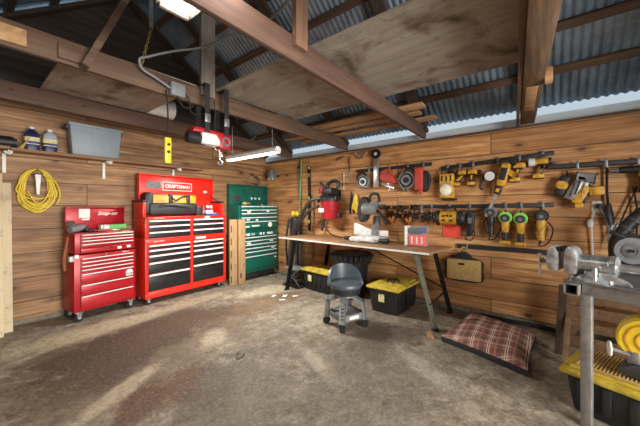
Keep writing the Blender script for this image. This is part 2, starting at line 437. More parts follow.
# corrugated roof: two slopes
def slope(side):
    b = MB(); per, amp = .076, .0095; n = int((-YF + .6) / per * 6)
    xs = [RIDGE, RIDGE + side * 1.0, RIDGE + side * 2.0, RIDGE + side * 2.925]
    rows = []
    for i in range(n + 1):
        y = .3 - i * per / 6; dz = amp * math.sin(2 * PI * y / per)
        rows.append([b.bm.verts.new((x, y, roof_z(x) + dz)) for x in xs])
    for a, c in zip(rows, rows[1:]):
        for k in range(3): b.bm.faces.new((a[k], a[k + 1], c[k + 1], c[k]))
    o = b.build('ceiling', 'roof', angle=80)
    sd = o.modifiers.new('thickness', 'SOLIDIFY'); sd.thickness = .002
    return struct(o)
slope(1); slope(-1)
for px in (.40, .79, 1.20, 1.62, 2.04, 2.46, 2.82):
    for sgn in (1, -1):
        x = RIDGE + sgn * (2.9 - px)
        b = MB().box((x, (YF + .1) / 2, roof_z(x) - .05), (.09, -YF, .038), rot=(0, sgn * math.atan(TAN), 0))
        struct(b.build('purlin_beam', 'purlin'))

TRUSS = [(-.06, -.06), (-.85, -.85), (-2.3, -2.3), (-3.75, -3.75), (-5.06, -5.52), (-6.8, -6.8)]
for i, (ya, yb) in enumerate(TRUSS):
    w = .045
    mt = ['dark_timber', 'beam_red', 'beam', 'beam_red', 'beam', 'beam'][i]
    if i == 4:
        t = MB().bar((.0, ya, 2.67), (XL, yb, 2.70), .15, .20, .006)
        struct(t.build('tie_beam', 'beam_gold'))
        struct(MB().box((-1.0, -5.135, 2.575), (.75, .09, .012), .003, (0, .006, .08)).build('beam_block', 'plank_y'))
        struct(MB().bar((-.03, ya + .10, 2.63), (-2.7, yb * .46 + ya * .54 + .09, 2.70), .03, .17).build('tie_beam', 'beam_red'))
        struct(MB().cyl((-1.46, -5.25, 2.62), (-1.46, -5.31, 2.62), .075, n=14, bev=.008).build('beam_block', 'plank_y'))
    elif i == 0:
        pass
    else:
        t = MB().bar((.0, ya, 2.665), (XL, ya, 2.74), w, .19, .004)
        struct(t.build('tie_beam', mt))
    y = (ya + yb) / 2 if i != 4 else -5.09
    for sgn in (1, -1):
        e = RIDGE + sgn * 2.9
        b = MB().bar((e - sgn * .04, y, roof_z(e) - .115), (RIDGE, y, roof_z(RIDGE) - .145), .14, .05)
        struct(b.build('rafter_beam', 'dark_timber'))
    if i in (2, 3):
        struct(MB().box((-2.87 if i == 2 else -2.95, y - .045, 3.70), (.16 if i == 2 else .13, .04, 1.98)).build('king_post_beam', 'post' if i == 2 else 'post_br'))
# slanting web of the second truss, with packing blocks nailed along the tie beam
struct(MB().bar((-3.95, -2.35, 2.62), (-3.30, -2.35, 4.2), .05, .15, up=(0, 1, 0)).build('web_beam', 'beam'))
struct(MB().bar((-.56, -.12, 2.96), (-.30, -.12, 3.22), .03, .12, up=(0, 1, 0)).build('web_beam', 'post'))
for xa, xb, mt in ((-4.7, -4.27, 'plank_y'), (-4.10, -3.93, 'beam')):
    struct(MB().box(((xa + xb) / 2, -2.336, 2.71), (xb - xa, .024, .12), .003).build('beam_block', mt))

# ------------------------------------------------------------------ things stored on the tie beams
tag(MB().box((-3.47, -1.57, 2.822), (1.08, 1.40, .016)).build('plywood_sheet', 'ply_under'),
    'dusty plywood sheet laid over the beams above the wall shelf', 'plywood')
tag(MB().box((-2.09, -3.72, 2.822), (1.36, 2.86, .018)).build('plywood_sheet', 'ply_under'),
    'large stained plywood sheet spanning the beams above the middle of the floor', 'plywood')
for x, y0, y1, w, lab, dz in ((-.33, -1.5, -4.02, .15, 'long plank on the beams nearest the tool wall', .0),
                          (-.62, -1.3, -3.9, .12, 'narrow plank on the beams second from the tool wall', .012),
                          (-.93, -1.9, -4.05, .17, 'plank on the beams between the narrow plank and the big plywood sheet', .0)):
    tag(MB().box((x, (y0 + y1) / 2, 2.785 + dz), (w, y0 - y1, .036), .003).build('wooden_plank', 'plank_y'), lab, 'plank', 'planks stored on the tie beams')
t = thing('plastic_bucket', 'white plastic bucket lying on its side on the beam at the plywood corner', 'bucket', (-2.92, -.86, 2.925))
MB().lathe([(.0, .0), (.105, .0), (.125, .34), (.12, .34), (.10, .01), (0, .01)], (0, 0, .0), (1, 0, .05)).build('body', 'white', t)
MB().ring((.335, 0, .017), (1, 0, .05), .122, .136, .02).build('rim', 'white', t)

# ------------------------------------------------------------------ lamps, hoist, wiring overhead
def fluorescent(name, label, loc, L, hang, w=.075):
    t = thing(name, label, 'ceiling light', loc, 0, 'fluorescent work lights')
    h = MB().prism([(-w, -.02), (-w, .03), (-w * .4, .06), (w * .4, .06), (w, .03), (w, -.02), (w * .8, -.005), (-w * .8, -.005)], -L / 2, L / 2)
    h.build('housing', 'white', t)
    for s in (-1, 1):
        MB().box((0, s * (L / 2 - .015), -.012), (w * 1.7, .03, .06), .006).build('end_cap', 'white', t)
        MB().tube([(0, s * (L / 2 - .12), .045), (.0, s * (L / 2 - .12), .045 + hang)], .005, 6).build('chain', 'steel', t)
    for s in (-1, 1):
        MB().cyl((s * w * .45, -L / 2 + .03, -.02), (s * w * .45, L / 2 - .03, -.02), .019, n=12).build('tube', 'tube', t)
    return t
fluorescent('fluorescent_light', 'lit fluorescent shop light hanging near the green tool chest', (-1.79, -1.72, 2.29), 1.2, .478, .05)
fluorescent('fluorescent_light', 'lit white fluorescent fixture high above the middle of the floor', (-3.61, -3.78, 2.93), 1.24, 1.42, .12)

t = thing('electric_hoist', 'red and silver electric hoist strapped under the roof beam', 'hoist', (-2.87, -2.36, 2.2))
MB().lathe([(0, -.24), (.05, -.24), (.066, -.22), (.066, -.04), (0, -.04)], (.0, 0, .03), (1, 0, 0)).build('motor', 'black', t)
MB().box((.00, 0, .045), (.22, .15, .15), .02).build('gearbox', 'lgrey', t)
b = MB().prism([(-.22, .08), (-.19, .135), (.08, .125), (.24, .11), (.24, .03), (.10, .03), (.05, .09), (-.06, .09)], -.085, .085, .008); b.build('cover', 'red', t)
b = MB().box((.17, 0, .03), (.15, .16, .16), .02); d = b.build('drum_housing', 'vred', t)
MB().ring((.17, -.085, .03), (0, 1, 0), .03, .055, .012).build('plate', 'dsteel', d)
MB().tube([(.13, 0, -.04), (.145, 0, -.11)], .006, 6).build('wire_rope', 'steel', t)
hk = MB().cyl((.145, 0, -.08), (.145, 0, -.13), .02, .026, 10).build('hook', 'steel', t)
MB().tube([(.145, 0, -.13), (.145, 0, -.16), (.17, 0, -.18), (.165, 0, -.215), (.135, 0, -.22), (.12, 0, -.195)], .009, 8).build('hook_curve', 'steel', hk)
MB().tube([(.05, -.02, -.02), (.08, -.03, -.07), (.13, -.02, -.06)], .006, 6).build('limit_arm', 'steel', t)
for x in (-.065, .165):
    s = MB().box((x, -.10, .35), (.055, .004, .51)).box((x, .085, .35), (.055, .004, .51)).box((x, -.008, .605), (.055, .19, .004)).build('strap', 'black', t)
    MB().box((x, -.105, .24), (.062, .012, .09), .004).build('buckle', 'dsteel', s)
MB().tube([(.05, -.03, .12), (.06, -.04, .3), (.055, -.03, .48)], .006, 6).build('cable', 'rubber', t)

t = thing('junction_box', 'metal junction box on the beam above the yellow pendant control', 'electrical box', (-3.21, -2.335, 2.61))
MB().box((0, -.035, .06), (.135, .07, .12), .006).build('body', 'bluegrey', t)
MB().box((0, -.073, .06), (.125, .006, .11), .004).build('cover', 'grey', t)
MB().tube([(.0, -.04, .0), (.02, -.06, -.07), (.08, -.05, -.1), (.16, -.04, -.06), (.12, -.03, -.02)], .008, 6).build('cable', 'rubber', t)
MB().tube([(.06, -.04, .06), (.11, -.05, .0), (.14, -.04, -.12), (.22, -.03, -.14)], .007, 6).build('cable', 'rubber', t)
tag(MB().tube([(-3.28, -2.37, 2.67), (-3.42, -2.38, 2.72), (-3.53, -2.38, 2.76), (-3.56, -2.40, 2.83), (-3.50, -2.42, 2.87), (-3.3, -2.5, 2.98), (-3.065, -2.62, 3.08), (-2.992, -3.1, 3.09), (-3.0, -3.5, 3.03), (-3.2, -3.95, 2.90)], .012, 8).build('conduit', 'grey'),
    'grey flexible conduit curving up from the junction box past the posts', 'conduit')
t = thing('pendant_control', 'yellow hoist pendant control hanging on a black cable', 'hoist control', (-3.318, -2.40, 1.92))
MB().box((0, 0, .125), (.062, .05, .25), .012).build('body', 'byellow', t)
for z, m in ((.18, 'black'), (.11, 'black')): MB().cyl((0, -.024, z), (0, -.036, z), .014, n=12).build('button', m, t)
MB().tube([(0, 0, .24), (0.004, 0, .5), (0, .03, .72)], .007, 6).build('cable', 'rubber', t)
b = MB(); cz = 3.157
for i in range(12):
    z = 3.15 - i * .032
    a = PI / 2 * (i % 2); x = -3.464 - .007 * i
    b.tube([(x + .010 * math.cos(a), -2.4 + .010 * math.sin(a), z), (x, -2.4, z + .024), (x - .010 * math.cos(a), -2.4 - .010 * math.sin(a), z), (x, -2.4, z - .024)], .0042, 5, True, 3)
tag(b.build('hanging_chain', 'gold'), 'brassy chain hanging beside the slanting roof timber', 'chain')
b = MB().box((-3.464, -2.4, 3.83), (.035, .004, 1.34))
tag(b.build('hanger_strap', 'dsteel'), 'perforated metal strap hanging above the brassy chain', 'strap')

# ------------------------------------------------------------------ left wall: shelf and what stands on it
t = thing('wall_shelf', 'long plank shelf on white brackets above the tool chests', 'shelf', (-2.95, 0, 2.18))
MB().box((0, -.125, .018), (2.46, .25, .036), .004).build('board', 'shelf', t)
MB().box((-1.76, -.13, .03), (1.05, .26, .032), .004).build('board', 'shelf', t)
for x in (-1.27, -.25, .78):
    b = MB().box((x, -.012, -.13), (.035, .016, .25), .004).build('bracket', 'white', t)
    MB().box((x, -.10, -.012), (.03, .19, .012), .003).build('bracket_arm', 'white', b)
    MB().tube([(x + .0, -.19, -.02), (x + .035, -.20, -.035), (x + .05, -.19, -.01), (x + .02, -.185, .0)], .012, 8).build('bracket_end', 'white', b)

def jug(label, x, full):
    t = thing('fluid_jug', label, 'bottle', (x, -.135, 2.216), 0, 'jugs on the wall shelf')
    h = .15 if full else .13
    def sq(z, r, n=4.5):   # rounded square ring
        return [(r * abs(math.cos(a)) ** (2 / n) * (1 if math.cos(a) > 0 else -1), .82 * r * abs(math.sin(a)) ** (2 / n) * (1 if math.sin(a) > 0 else -1), z) for a in [2 * PI * i / 32 for i in range(32)]]
    def loft(rows):
        b = MB(); rs = [[b.bm.verts.new(p) for p in r] for r in rows]
        for p, q in zip(rs, rs[1:]):
            for i in range(32): b.bm.faces.new((p[i], p[(i + 1) % 32], q[(i + 1) % 32], q[i]))
        b.bm.faces.new(rs[0][::-1]); b.bm.faces.new(rs[-1]); return b
    loft([sq(0, .062), sq(.006, .07), sq(.06, .072), sq(h, .07)]).build('fluid', 'fluid', t)
    loft([sq(h + .001, .071), sq(.19, .071), sq(.22, .066), sq(.245, .05, 3), sq(.262, .03, 2), sq(.275, .026, 2)]).build('bottle_top', 'fluid' if full else 'clear', t)
    loft([sq(.075, .0745), sq(.165, .0745)]).build('label_band', 'cream', t)
    loft([sq(.085, .0752), sq(.112, .0752)]).build('label_stripe', 'blue', t)
    MB().cyl((0, 0, .272), (0, 0, .30), .027, n=20, bev=.004).build('cap', 'white', t)
jug('dark blue fluid jug on the shelf, farther from the grey bin', -3.99, True)
jug('half full hazy fluid jug beside the grey bin on the shelf', -3.82, False)
t = thing('grey_bin', 'blue-grey plastic storage bin on the wall shelf', 'storage bin', (-3.345, -.15, 2.216))
MB().box((0, 0, .20), (.60, .25, .40), .02, taper=.9).build('body', 'bluegrey', t)
MB().box((0, 0, .41), (.63, .28, .03), .01).build('rim', 'bluegrey', t)
for s in (-1, 1): MB().box((s * .31, 0, .375), (.04, .12, .05), .01).build('handle', 'char', t)
t = thing('black_pouch', 'black round-ended case at the far end of the wall shelf beyond the jugs', 'case', (-4.27, -.14, 2.213))
MB().cyl((-.14, .0, .075), (.13, 0, .075), .072, n=20, bev=.015).build('body', 'black', t)
MB().cyl((.131, 0, .075), (.15, 0, .075), .055, n=20, bev=.006).build('end_cap', 'char', t)
tag(MB().prism([(-4.12, 2.213), (-4.02, 2.36), (-4.075, 2.213)], -.245, -.18, .003).build('cardboard_flap', 'tan'),
    'small tan triangular scrap leaning on the first jug', 'scrap')

# yellow extension cord coil on its hook
t = thing('extension_cord', 'coil of yellow extension cord hung on the left wall', 'cord', (-3.93, -.02, 1.72))
b = MB(); r2 = random.Random(3)
for i in range(13):
    rx = .165 + r2.uniform(-.035, .035); rz = .235 + r2.uniform(-.05, .045); y = -.02 - .006 * (i % 7); ph = r2.uniform(-.25, .25)
    cz = .27 - rz
    b.tube([(rx * (1.05 if math.sin(a) < 0 else .85) * math.cos(a + ph * .3) + ph * .04, y + .01 * math.sin(3 * a + i), cz + rz * math.sin(a)) for a in [2 * PI * k / 14 for k in range(14)]], .0085, 6, True, 3)
b.tube([(.05, -.07, .2), (.17, -.07, .12), (.22, -.06, -.05), (.19, -.05, -.18)], .0085, 6)
b.tube([(-.09, -.06, -.02), (-.02, -.07, -.16), (.06, -.07, -.14), (.12, -.06, .02)], .0085, 6)
b.build('coil', 'cord_y', t)
MB().prism([(-.03, .2), (.03, .2), (.022, .08), (.014, -.06), (-.014, -.06), (-.022, .08)], -.11, -.075, .006).build('plug', 'white', t)
MB().tube([(0, .02, .26), (0, -.08, .265), (0, -.10, .29)], .008, 6).build('hook', 'gold', t)

# plywood boards leaning at the far left
for x0, x1, z1, yb, m, lab in ((-4.85, -4.245, 1.90, -.36, 'pale_ply', 'pale plywood board leaning on the left wall, front one of two'),
                               (-4.80, -4.16, 1.80, -.22, 'pale_ply', 'pale plywood board leaning behind the front one, its edge peeking out')):
    tag(MB().bar(((x0 + x1) / 2, yb, 0), ((x0 + x1) / 2, yb + .20, z1), .016, x1 - x0, .002, up=(1, 0, 0)).build('plywood_board', m), lab, 'plywood')

# ------------------------------------------------------------------ tool chests
def caster(parent, x, y, h=.13):
    c = MB().box((x, y, h - .006), (.09, .08, .012), .003).prism([(x - .03, h - .01), (x + .03, h - .01), (x + .012, h * .36), (x - .02, h * .36)], y - .028, y - .022).prism([(x - .03, h - .01), (x + .03, h - .01), (x + .012, h * .36), (x - .02, h * .36)], y + .022, y + .028).build('caster', 'dsteel', parent)
    MB().cyl((x, y - .019, h * .42), (x, y + .019, h * .42), h * .42, n=20, bev=.008).build('wheel', 'rubber', c)
    MB().cyl((x, y - .03, h * .42), (x, y + .03, h * .42), h * .14, n=12).build('hub', 'steel', c)
def drawer(parent, x0, x1, z0, z1, face, pull, ph=.016, dark=None):
    d = MB().box(((x0 + x1) / 2, .004, (z0 + z1) / 2), (x1 - x0 - .006, .02, z1 - z0 - .007), .003).build('drawer', face, parent)
    MB().box(((x0 + x1) / 2, -.012, z1 - ph / 2 - .006), (x1 - x0 - .02, .020, ph), .004).build('drawer_pull', pull, d)
    return d

# crimson chest, lid open
t = thing('tool_chest', 'crimson two-tier tool chest on casters with raised lid', 'tool chest', (-3.275, -.49, 0), 7.7, 'rolling tool chests along the left wall')
W, D = .744, .40
MB().box((0, D / 2 + .012, .50), (W, D - .024, .74), .006).build('cabinet', 'red', t)
MB().box((0, D / 2 + .012, 1.02), (W - .02, D - .044, .27), .006).build('top_chest', 'red', t)
for z0, z1 in ((1.045, 1.085), (1.085, 1.125)): pass
zs = [1.145, 1.105, 1.065, 1.02, .97]
for a, b_ in zip(zs, zs[1:]): drawer(t, -.31, .33, b_, a, 'red', 'lgrey', .013)
drawer(t, -.31, .33, .895, .965, 'red', 'red', .008)
zs = [.835, .785, .735, .685, .635]
for a, b_ in zip(zs, zs[1:]): drawer(t, -.31, .33, b_, a, 'red', 'lgrey', .013)
drawer(t, -.31, .33, .49, .63, 'red', 'lgrey', .014); drawer(t, -.31, .33, .345, .485, 'red', 'lgrey', .014); drawer(t, -.31, .33, .17, .34, 'red', 'lgrey', .014)
for x, y in ((-.31, .06), (.31, .06), (-.31, .35), (.31, .35)): caster(t, x, y)
lid = MB().box((0, D - .012, 1.335), (W - .02, .02, .335), .004).box((0, D - .04, 1.495), (W - .02, .07, .012), .003).box((-W / 2 + .014, D - .04, 1.335), (.012, .07, .33), .003).box((W / 2 - .014, D - .04, 1.335), (.012, .07, .33), .003).build('lid', 'red', t)
MB().box((-.135, D - .0245, 1.41), (.13, .004, .13), .001).build('sticker', 'paper', lid)
MB().box((-.12, D - .0245, 1.325), (.09, .004, .022)).build('sticker', 'paper', lid)
words('Snap-on', .075, 'paper', t, (.15, D - .0245, 1.405), shear=.35, bold=.001, sx=1.05)
words('Snap-on', .028, 'paper', t, (.22, -.001, 1.152), shear=.35); words('Snap-on', .028, 'paper', t, (.22, -.001, .858), shear=.35)
for x, z in ((.14, .925), (.26, .93)): MB().box((x, -.008, z), (.05, .003, .035), .001).build('sticker', 'paper', t)
MB().cyl((.27, -.006, .545), (.27, -.010, .545), .048, n=20).build('sticker', 'paper', t)
MB().box((.27, -.0085, .525), (.092, .003, .05), .001).build('sticker', 'paper', t)
MB().cyl((-.03, -.002, .86), (-.03, -.012, .86), .012, n=12).build('lock', 'steel', t)
MB().box((-W / 2 - .02, .06, .83), (.05, .07, .07), .012).build('latch', 'lgrey', t)
MB().box((-W / 2 + .01, -.015, .86), (.05, .03, .05), .01).build('corner_bracket', 'lgrey', t)
# what lies in its open top
q = random.Random(5)
def on_chest(x, y, z, base=t):
    return base.matrix_basis @ Vector((x, y, z))
import mathutils
bpy.context.view_layer.update()
P = lambda x, y, z: tuple(t.matrix_world @ Vector((x, y, z)))
g = thing('green_carton', 'green and white small carton in the crimson chest top', 'box', P(.17, .22, 1.156), 4)
MB().box((.03, 0, .045), (.22, .12, .09), .004).build('carton', 'gbox', g); MB().box((-.13, 0, .045), (.10, .12, .085), .004).build('end_panel', 'paper', g)
g = thing('grinder_tool', 'grey power tool lying in the crimson chest top corner', 'power tool', P(-.27, .24, 1.20), 20)
MB().lathe([(0, -.11), (.045, -.10), (.05, .0), (.04, .08), (.03, .12), (0, .12)], (0, 0, .01), (1, .2, .15)).build('body', 'grey', g)
MB().cyl((.09, .0, -.04), (.13, .02, .0), .05, n=20).build('head', 'black', g); MB().cyl((-.05, 0, .02), (-.09, -.02, .09), .04, .05, 16).build('collar', 'dsteel', g)
for i, (x, y, m, r) in enumerate(((-.12, .12, 'black', 30), (-.06, .16, 'char', -20), (.0, .10, 'leather', 10), (.09, .08, 'tred', -8), (.26, .1, 'leather', 35))):
    g = thing('hand_tool', ['black gripped pliers at the front of the crimson chest top', 'charcoal clippers beside the green carton', 'brown handled chisel in the crimson chest top', 'faded red handled screwdriver in the crimson chest top', 'brown handled awl near the right end of the crimson chest top'][i], 'hand tool', P(x, y, 1.174), r + 7.7, 'loose tools in the crimson chest')
    MB().tube([(-.09, 0, 0), (-.05, 0, .004), (.0, 0, 0)], [.012, .017, .012], 8).build('handle', m, g)
    MB().bar((0, 0, 0), (.10, 0, .004), .012, .008, .002).build('blade', 'steel', g)
g = thing('paint_can', 'small white can in the crimson chest top', 'can', P(.04, .18, 1.156))
MB().cyl((0, 0, 0), (0, 0, .075), .04, n=20, bev=.004).build('can', 'paper', g); MB().cyl((0, 0, .075), (0, 0, .082), .036, n=20).build('lid', 'dsteel', g)
g = thing('leather_tool_belt', 'brown leather holster hanging off the crimson chest side', 'holster', P(-W / 2 - .03, .13, .78), 7.7)
MB().tube([(0, 0, .33), (-.02, -.01, .2), (-.035, -.0, .05), (-.03, 0, -.1)], [.012, .018, .024, .016], 8).build('strap', 'leather', g)
MB().tube([(0, .05, .33), (.005, .05, .15), (-.005, .04, .0)], [.01, .014, .012], 8).build('holster', 'leather', g)

# scarlet cabinet with black drawers, lid open
X0, W, D = -2.82, 1.42, .42
t = thing('tool_chest', 'wide scarlet tool chest with black drawers and raised sign-bearing lid', 'tool chest', (X0 + W / 2, -.485, 0), 2.5, 'rolling tool chests along the left wall')
h = W / 2
c = MB(); c.box((0, D / 2 + .01, .605), (W, D - .02, 1.01), .006)
c.box((0, .004, .15), (W, .03, .10), .006); c.box((0, .004, .965), (W, .03, .09), .006)
for x in (-h + .022, .03, h - .022): c.box((x, .0, .57), (.044, .03, .80), .004)
c.build('cabinet', 'red_or', t)
c = MB(); c.box((0, D / 2 + .012, 1.18), (W, D - .024, .33), .005); c.box((0, .0, 1.325), (W, .03, .045), .005)
for x in (-h + .022, .03, h - .022): c.box((x, .0, 1.18), (.044, .03, .33), .004)
for s in (-1, 1): c.box((s * (h - .022), D / 2 + .03, 1.45), (.044, D - .07, .25), .005)
c.box((0, D - .012, 1.47), (W, .02, .30)); c.build('top_chest', 'red_or', t)
for s in (-1, 1): MB().box((s * (h - .022), D / 2 + .03, 1.59), (.06, D - .05, .04), .012).build('corner_cap', 'black', t)
cols = ((-h + .046, .006), (.054, h - .046))
for xa, xb in cols:
    for a, b_ in ((1.30, 1.215), (1.215, 1.12), (1.12, 1.015)): drawer(t, xa, xb, b_, a, 'black_sat', 'lgrey', .024)
for a, b_ in ((.92, .845), (.845, .76), (.76, .65), (.65, .47)): drawer(t, cols[0][0], cols[0][1], b_ - .0, a, 'black_sat', 'lgrey', .026)
drawer(t, cols[0][0], cols[0][1], .205, .47, 'black_sat', 'lgrey', .028)
for a, b_ in ((.92, .845), (.845, .76), (.76, .66), (.66, .50), (.50, .205)): drawer(t, cols[1][0], cols[1][1], b_, a, 'black_sat', 'lgrey', .026)
for x, y in ((-h + .07, .05), (h - .12, .05), (-h + .07, D - .06), (h - .12, D - .06)): caster(t, x, y, .118)
lid = MB().box((.0, D - .01, 1.83), (W - .10, .018, .42), .003).box((.0, D - .05, 2.035), (W - .10, .10, .016), .003).box((-h + .055, D - .05, 1.83), (.014, .10, .42), .003).box((h - .055, D - .05, 1.83), (.014, .10, .42), .003).build('lid', 'red_or', t)
sg = MB().box((.0, D - .022, 1.86), (.53, .006, .15), .002).build('sign_border', 'white', t)
MB().box((.0, D - .027, 1.86), (.50, .006, .125), .002).build('sign_plate', 'red_or', sg)
words('CRAFTSMAN', .083, 'white', t, (.0, D - .031, 1.858), bold=.0025, sx=.95)
MB().prism([(-.12 + .03, -.06), (.09, -.06), (.12, -.03), (.12, .03), (.09, .06), (-.09, .06), (-.12, .03), (-.12, -.03)], -.004, .004, .002).build('lid_badge', 'grey', t).location = (-.41, D - .024, 1.87)
for dx in (-.05, .03): words('LOCK' if dx < 0 else '', .03, 'char', t, (-.43, D - .03, 1.87))
words('CRAFTSMAN', .028, 'white', t, (-h + .2, -.017, 1.325)); words('CRAFTSMAN', .028, 'white', t, (-h + .2, -.017, .965))
for x, z, m in ((.32, 1.318, 'paper'), (.15, .965, 'paper'), (.24, .965, 'paper')): MB().box((x, -.0165, z), (.10, .003, .035), .001).build('sticker', m, t)
g = thing('lid_stay', 'x', 'x') if False else None
MB().cyl((h - .18, D - .08, 1.75), (h - .04, D - .25, 1.6), .009, n=8).build('lid_strut', 'black', t)
MB().box((h - .17, D - .022, 1.79), (.07, .006, .04), .003).build('sticker', 'lgrey', t)
# on top of it
g = thing('tool_bag', 'yellow and black tool bag standing on the scarlet chest', 'bag', (X0 + .5, -.25, 1.348))
MB().box((.06, .06, .20), (.76, .20, .33), .04).build('body', 'yellow', g)
MB().box((.03, -.06, .12), (.80, .10, .20), .04).build('front_pocket', 'black', g)
MB().tube([(-.32, -.06, .13), (-.1, -.12, .19), (.2, -.12, .17), (.40, -.06, .12)], .03, 8).build('pocket_flap', 'char', g)
MB().box((-.36, .02, .21), (.14, .20, .36), .05).build('end_pocket', 'black', g)
for x in (-.02, .28): MB().box((x, -.047, .29), (.06, .02, .17), .006).build('strap', 'black', g)
MB().tube([(-.02, -.05, .33), (.05, -.09, .26), (.16, -.09, .33), (.28, -.05, .34)], .012, 8).build('handle', 'black', g)
MB().box((.06, .06, .37), (.70, .03, .012), .004).build('zip', 'char', g)
for i, (x, m1, m2, lab) in enumerate(((1.06, 'vred', 'black', 'small red spray can beside the tool bag'), (1.15, 'purple', 'white', 'purple labelled jar in the middle of the can row on the scarlet chest'), (1.23, 'tred', 'white', 'faded red jar at the end of the can row on the scarlet chest'))):
    g = thing('storage_jar', lab, 'jar', (X0 + x, -.30 + .015 * i, 1.348), 0, 'jars on the scarlet chest')
    MB().cyl((0, 0, 0), (0, 0, .14 + .02 * (i == 0)), .038, n=20, bev=.006).build('jar', m1, g); MB().cyl((0, 0, .14 + .02 * (i == 0)), (0, 0, .18), .03, .026, 16, .004).build('lid', m2, g)
    MB().cyl((0, 0, .04), (0, 0, .09), .0388, n=20).build('label_band', 'paper' if i else 'grey', g)
g = thing('battery_charger', 'black battery charger between the tool bag and the jars', 'charger', (X0 + .97, -.27, 1.348))
MB().box((0, 0, .06), (.12, .14, .12), .012).build('body', 'black', g); MB().box((0, 0, .14), (.08, .10, .05), .008).build('battery', 'char', g)
g = thing('parts_tray', 'low blue and white tray in front of the jars on the scarlet chest', 'tray', (X0 + 1.16, -.40, 1.348))
MB().box((0, 0, .018), (.26, .08, .036), .006).build('tray', 'blue', g); MB().box((0, -.0, .037), (.2, .06, .004), .001).build('insert', 'paper', g)

# dark green chest in the corner, lid open
W, D = 1.05, .44
t = thing('tool_chest', 'dark green tool chest in the corner with raised lid', 'tool chest', (-.585, -.50, 0), 0, 'rolling tool chests along the left wall')
h = W / 2
MB().box((0, D / 2 + .01, .57), (W, D - .02, .84), .006).build('cabinet', 'green', t)
MB().box((0, D / 2 + .016, 1.265), (W - .03, D - .032, .54), .006).build('top_chest', 'green', t)
MB().box((0, .04, .10), (W - .12, .02, .09), .004).build('toe_guard', 'black', t)
def gr(z1, z0, split=None):
    if split is None: return [drawer(t, -h + .03, h - .06, z0, z1, 'green', 'lgrey', .02)]
    return [drawer(t, -h + .03, split, z0, z1, 'green', 'lgrey', .02), drawer(t, split, h - .06, z0, z1, 'green', 'lgrey', .02)]
gr(1.525, 1.455, .0); gr(1.45, 1.385, .0); gr(1.38, 1.30); gr(1.295, 1.215); gr(1.21, 1.06)
for a, b_ in ((.89, .82), (.815, .745), (.74, .67), (.665, .595), (.59, .50)): gr(a, b_)
drawer(t, -h + .03, h - .06, .22, .495, 'green', 'lgrey', .02)
MB().box((-.02, -.006, .94), (W - .1, .012, .075), .003).build('label_strip', 'green', t)
for x, wd, m in ((-.42, .05, 'paper'), (-.33, .09, 'paper'), (-.2, .08, 'bluegrey'), (.0, .06, 'paper'), (.08, .03, 'white'), (.25, .16, 'lgrey')): MB().box((x, -.014, .94), (wd, .004, .045), .001).build('sticker', m, t)
MB().cyl((.26, -.007, 1.12), (.26, -.011, 1.12), .055, n=20).build('sticker', 'paper', t)
for x, z, wd in ((-.3, 1.4, .09), (.2, 1.41, .08), (-.32, 1.24, .07), (-.1, 1.23, .06), (-.35, 1.1, .12), (-.13, 1.11, .2), (-.3, .76, .1), (.3, .77, .1), (.35, .62, .1), (.42, .4, .05)): MB().box((x, -.008, z), (wd, .004, .028), .001).build('sticker', 'paper', t)
for x, y in ((-h + .07, .05), (h - .07, .05), (-h + .07, D - .06), (h - .07, D - .06)): caster(t, x, y)
lid = MB().box((0, D - .012, 1.755), (W - .03, .02, .44), .004).box((0, D - .04, 1.97), (W - .03, .07, .014), .003).box((-h + .02, D - .04, 1.755), (.014, .07, .43), .003).box((h - .02, D - .04, 1.755), (.014, .07, .43), .003).build('lid', 'green', t)
for x in (.10, .20, .31): MB().box((x, D - .0245, 1.69), (.055, .004, .045), .001).build('sticker', 'lgrey', lid)
MB().box((-.30, D - .0245, 1.69), (.16, .006, .14), .002).build('dark_card', 'char', lid)
MB().cyl((-.09, D - .02, 1.83), (-.09, D - .05, 1.83), .045, n=16).build('cap', 'green', lid)
g = thing('work_glove', 'tan crumpled work glove on the green chest', 'glove', (-.86, -.33, 1.537), 15)
MB().ball((0, 0, .035), (.07, .05, .035)).build('palm', 'tan', g)
for i in range(4): MB().tube([(.04, -.035 + .023 * i, .04), (.09, -.04 + .026 * i, .04), (.12, -.04 + .026 * i, .025)], [.015, .014, .009], 8).build('finger', 'tan', g)
for i, (x, m, L) in enumerate(((.05, 'dsteel', .16), (.25, 'steel', .2), (.40, 'blue', .14))):
    g = thing('wrench', ['dull steel spanner lying mid-top on the green chest', 'bright steel spanner lying on the green chest', 'blue gripped spanner at the corner end of the green chest'][i], 'wrench', (-.585 + x, -.36, 1.545), 10 * i, 'spanners on the green chest')
    MB().bar((-L / 2, 0, 0), (L / 2, 0, 0), .016, .008, .002).build('shaft', m, g); MB().ring((L / 2 + .012, 0, 0), (0, 0, 1), .009, .019, .01, 14).build('ring', 'steel', g)

# unfinished boards between the two chests
for x0, x1, y, lab in ((-1.355, -1.20, -.525, 'pale upright board with dark gaps beside the scarlet chest'), (-1.195, -1.045, -.575, 'pale upright board standing in front of the green chest')):
    t = thing('upright_board', lab, 'board', ((x0 + x1) / 2, y, 0), 0, 'boards standing between the chests')
    w_ = x1 - x0
    MB().box((0, 0, .63), (w_, .05, 1.26), .004).build('board', 'board_z', t)
    if x0 < -1.3:
        for z in (.12, .36, .60, .84, 1.08): MB().box((-w_ / 2 + .022, -.0255, z), (.022, .005, .13), .001).build('slot', 'char', t)
    else:
        MB().box((-.03, -.026, .17), (.03, .006, .10), .002).build('slot_plate', 'char', t)
t = thing('wall_hook', 'black iron hook set high on the left wall above the green chest', 'hook', (-.42, 0, 2.06))
MB().box((0, -.012, .06), (.22, .024, .16), .004).build('plate', 'shelf', t)
MB().tube([(.06, -.02, .1), (.06, -.1, .12), (.10, -.14, .04), (.08, -.12, -.05), (.03, -.08, -.04)], .014, 8).build('hook', 'black', t)
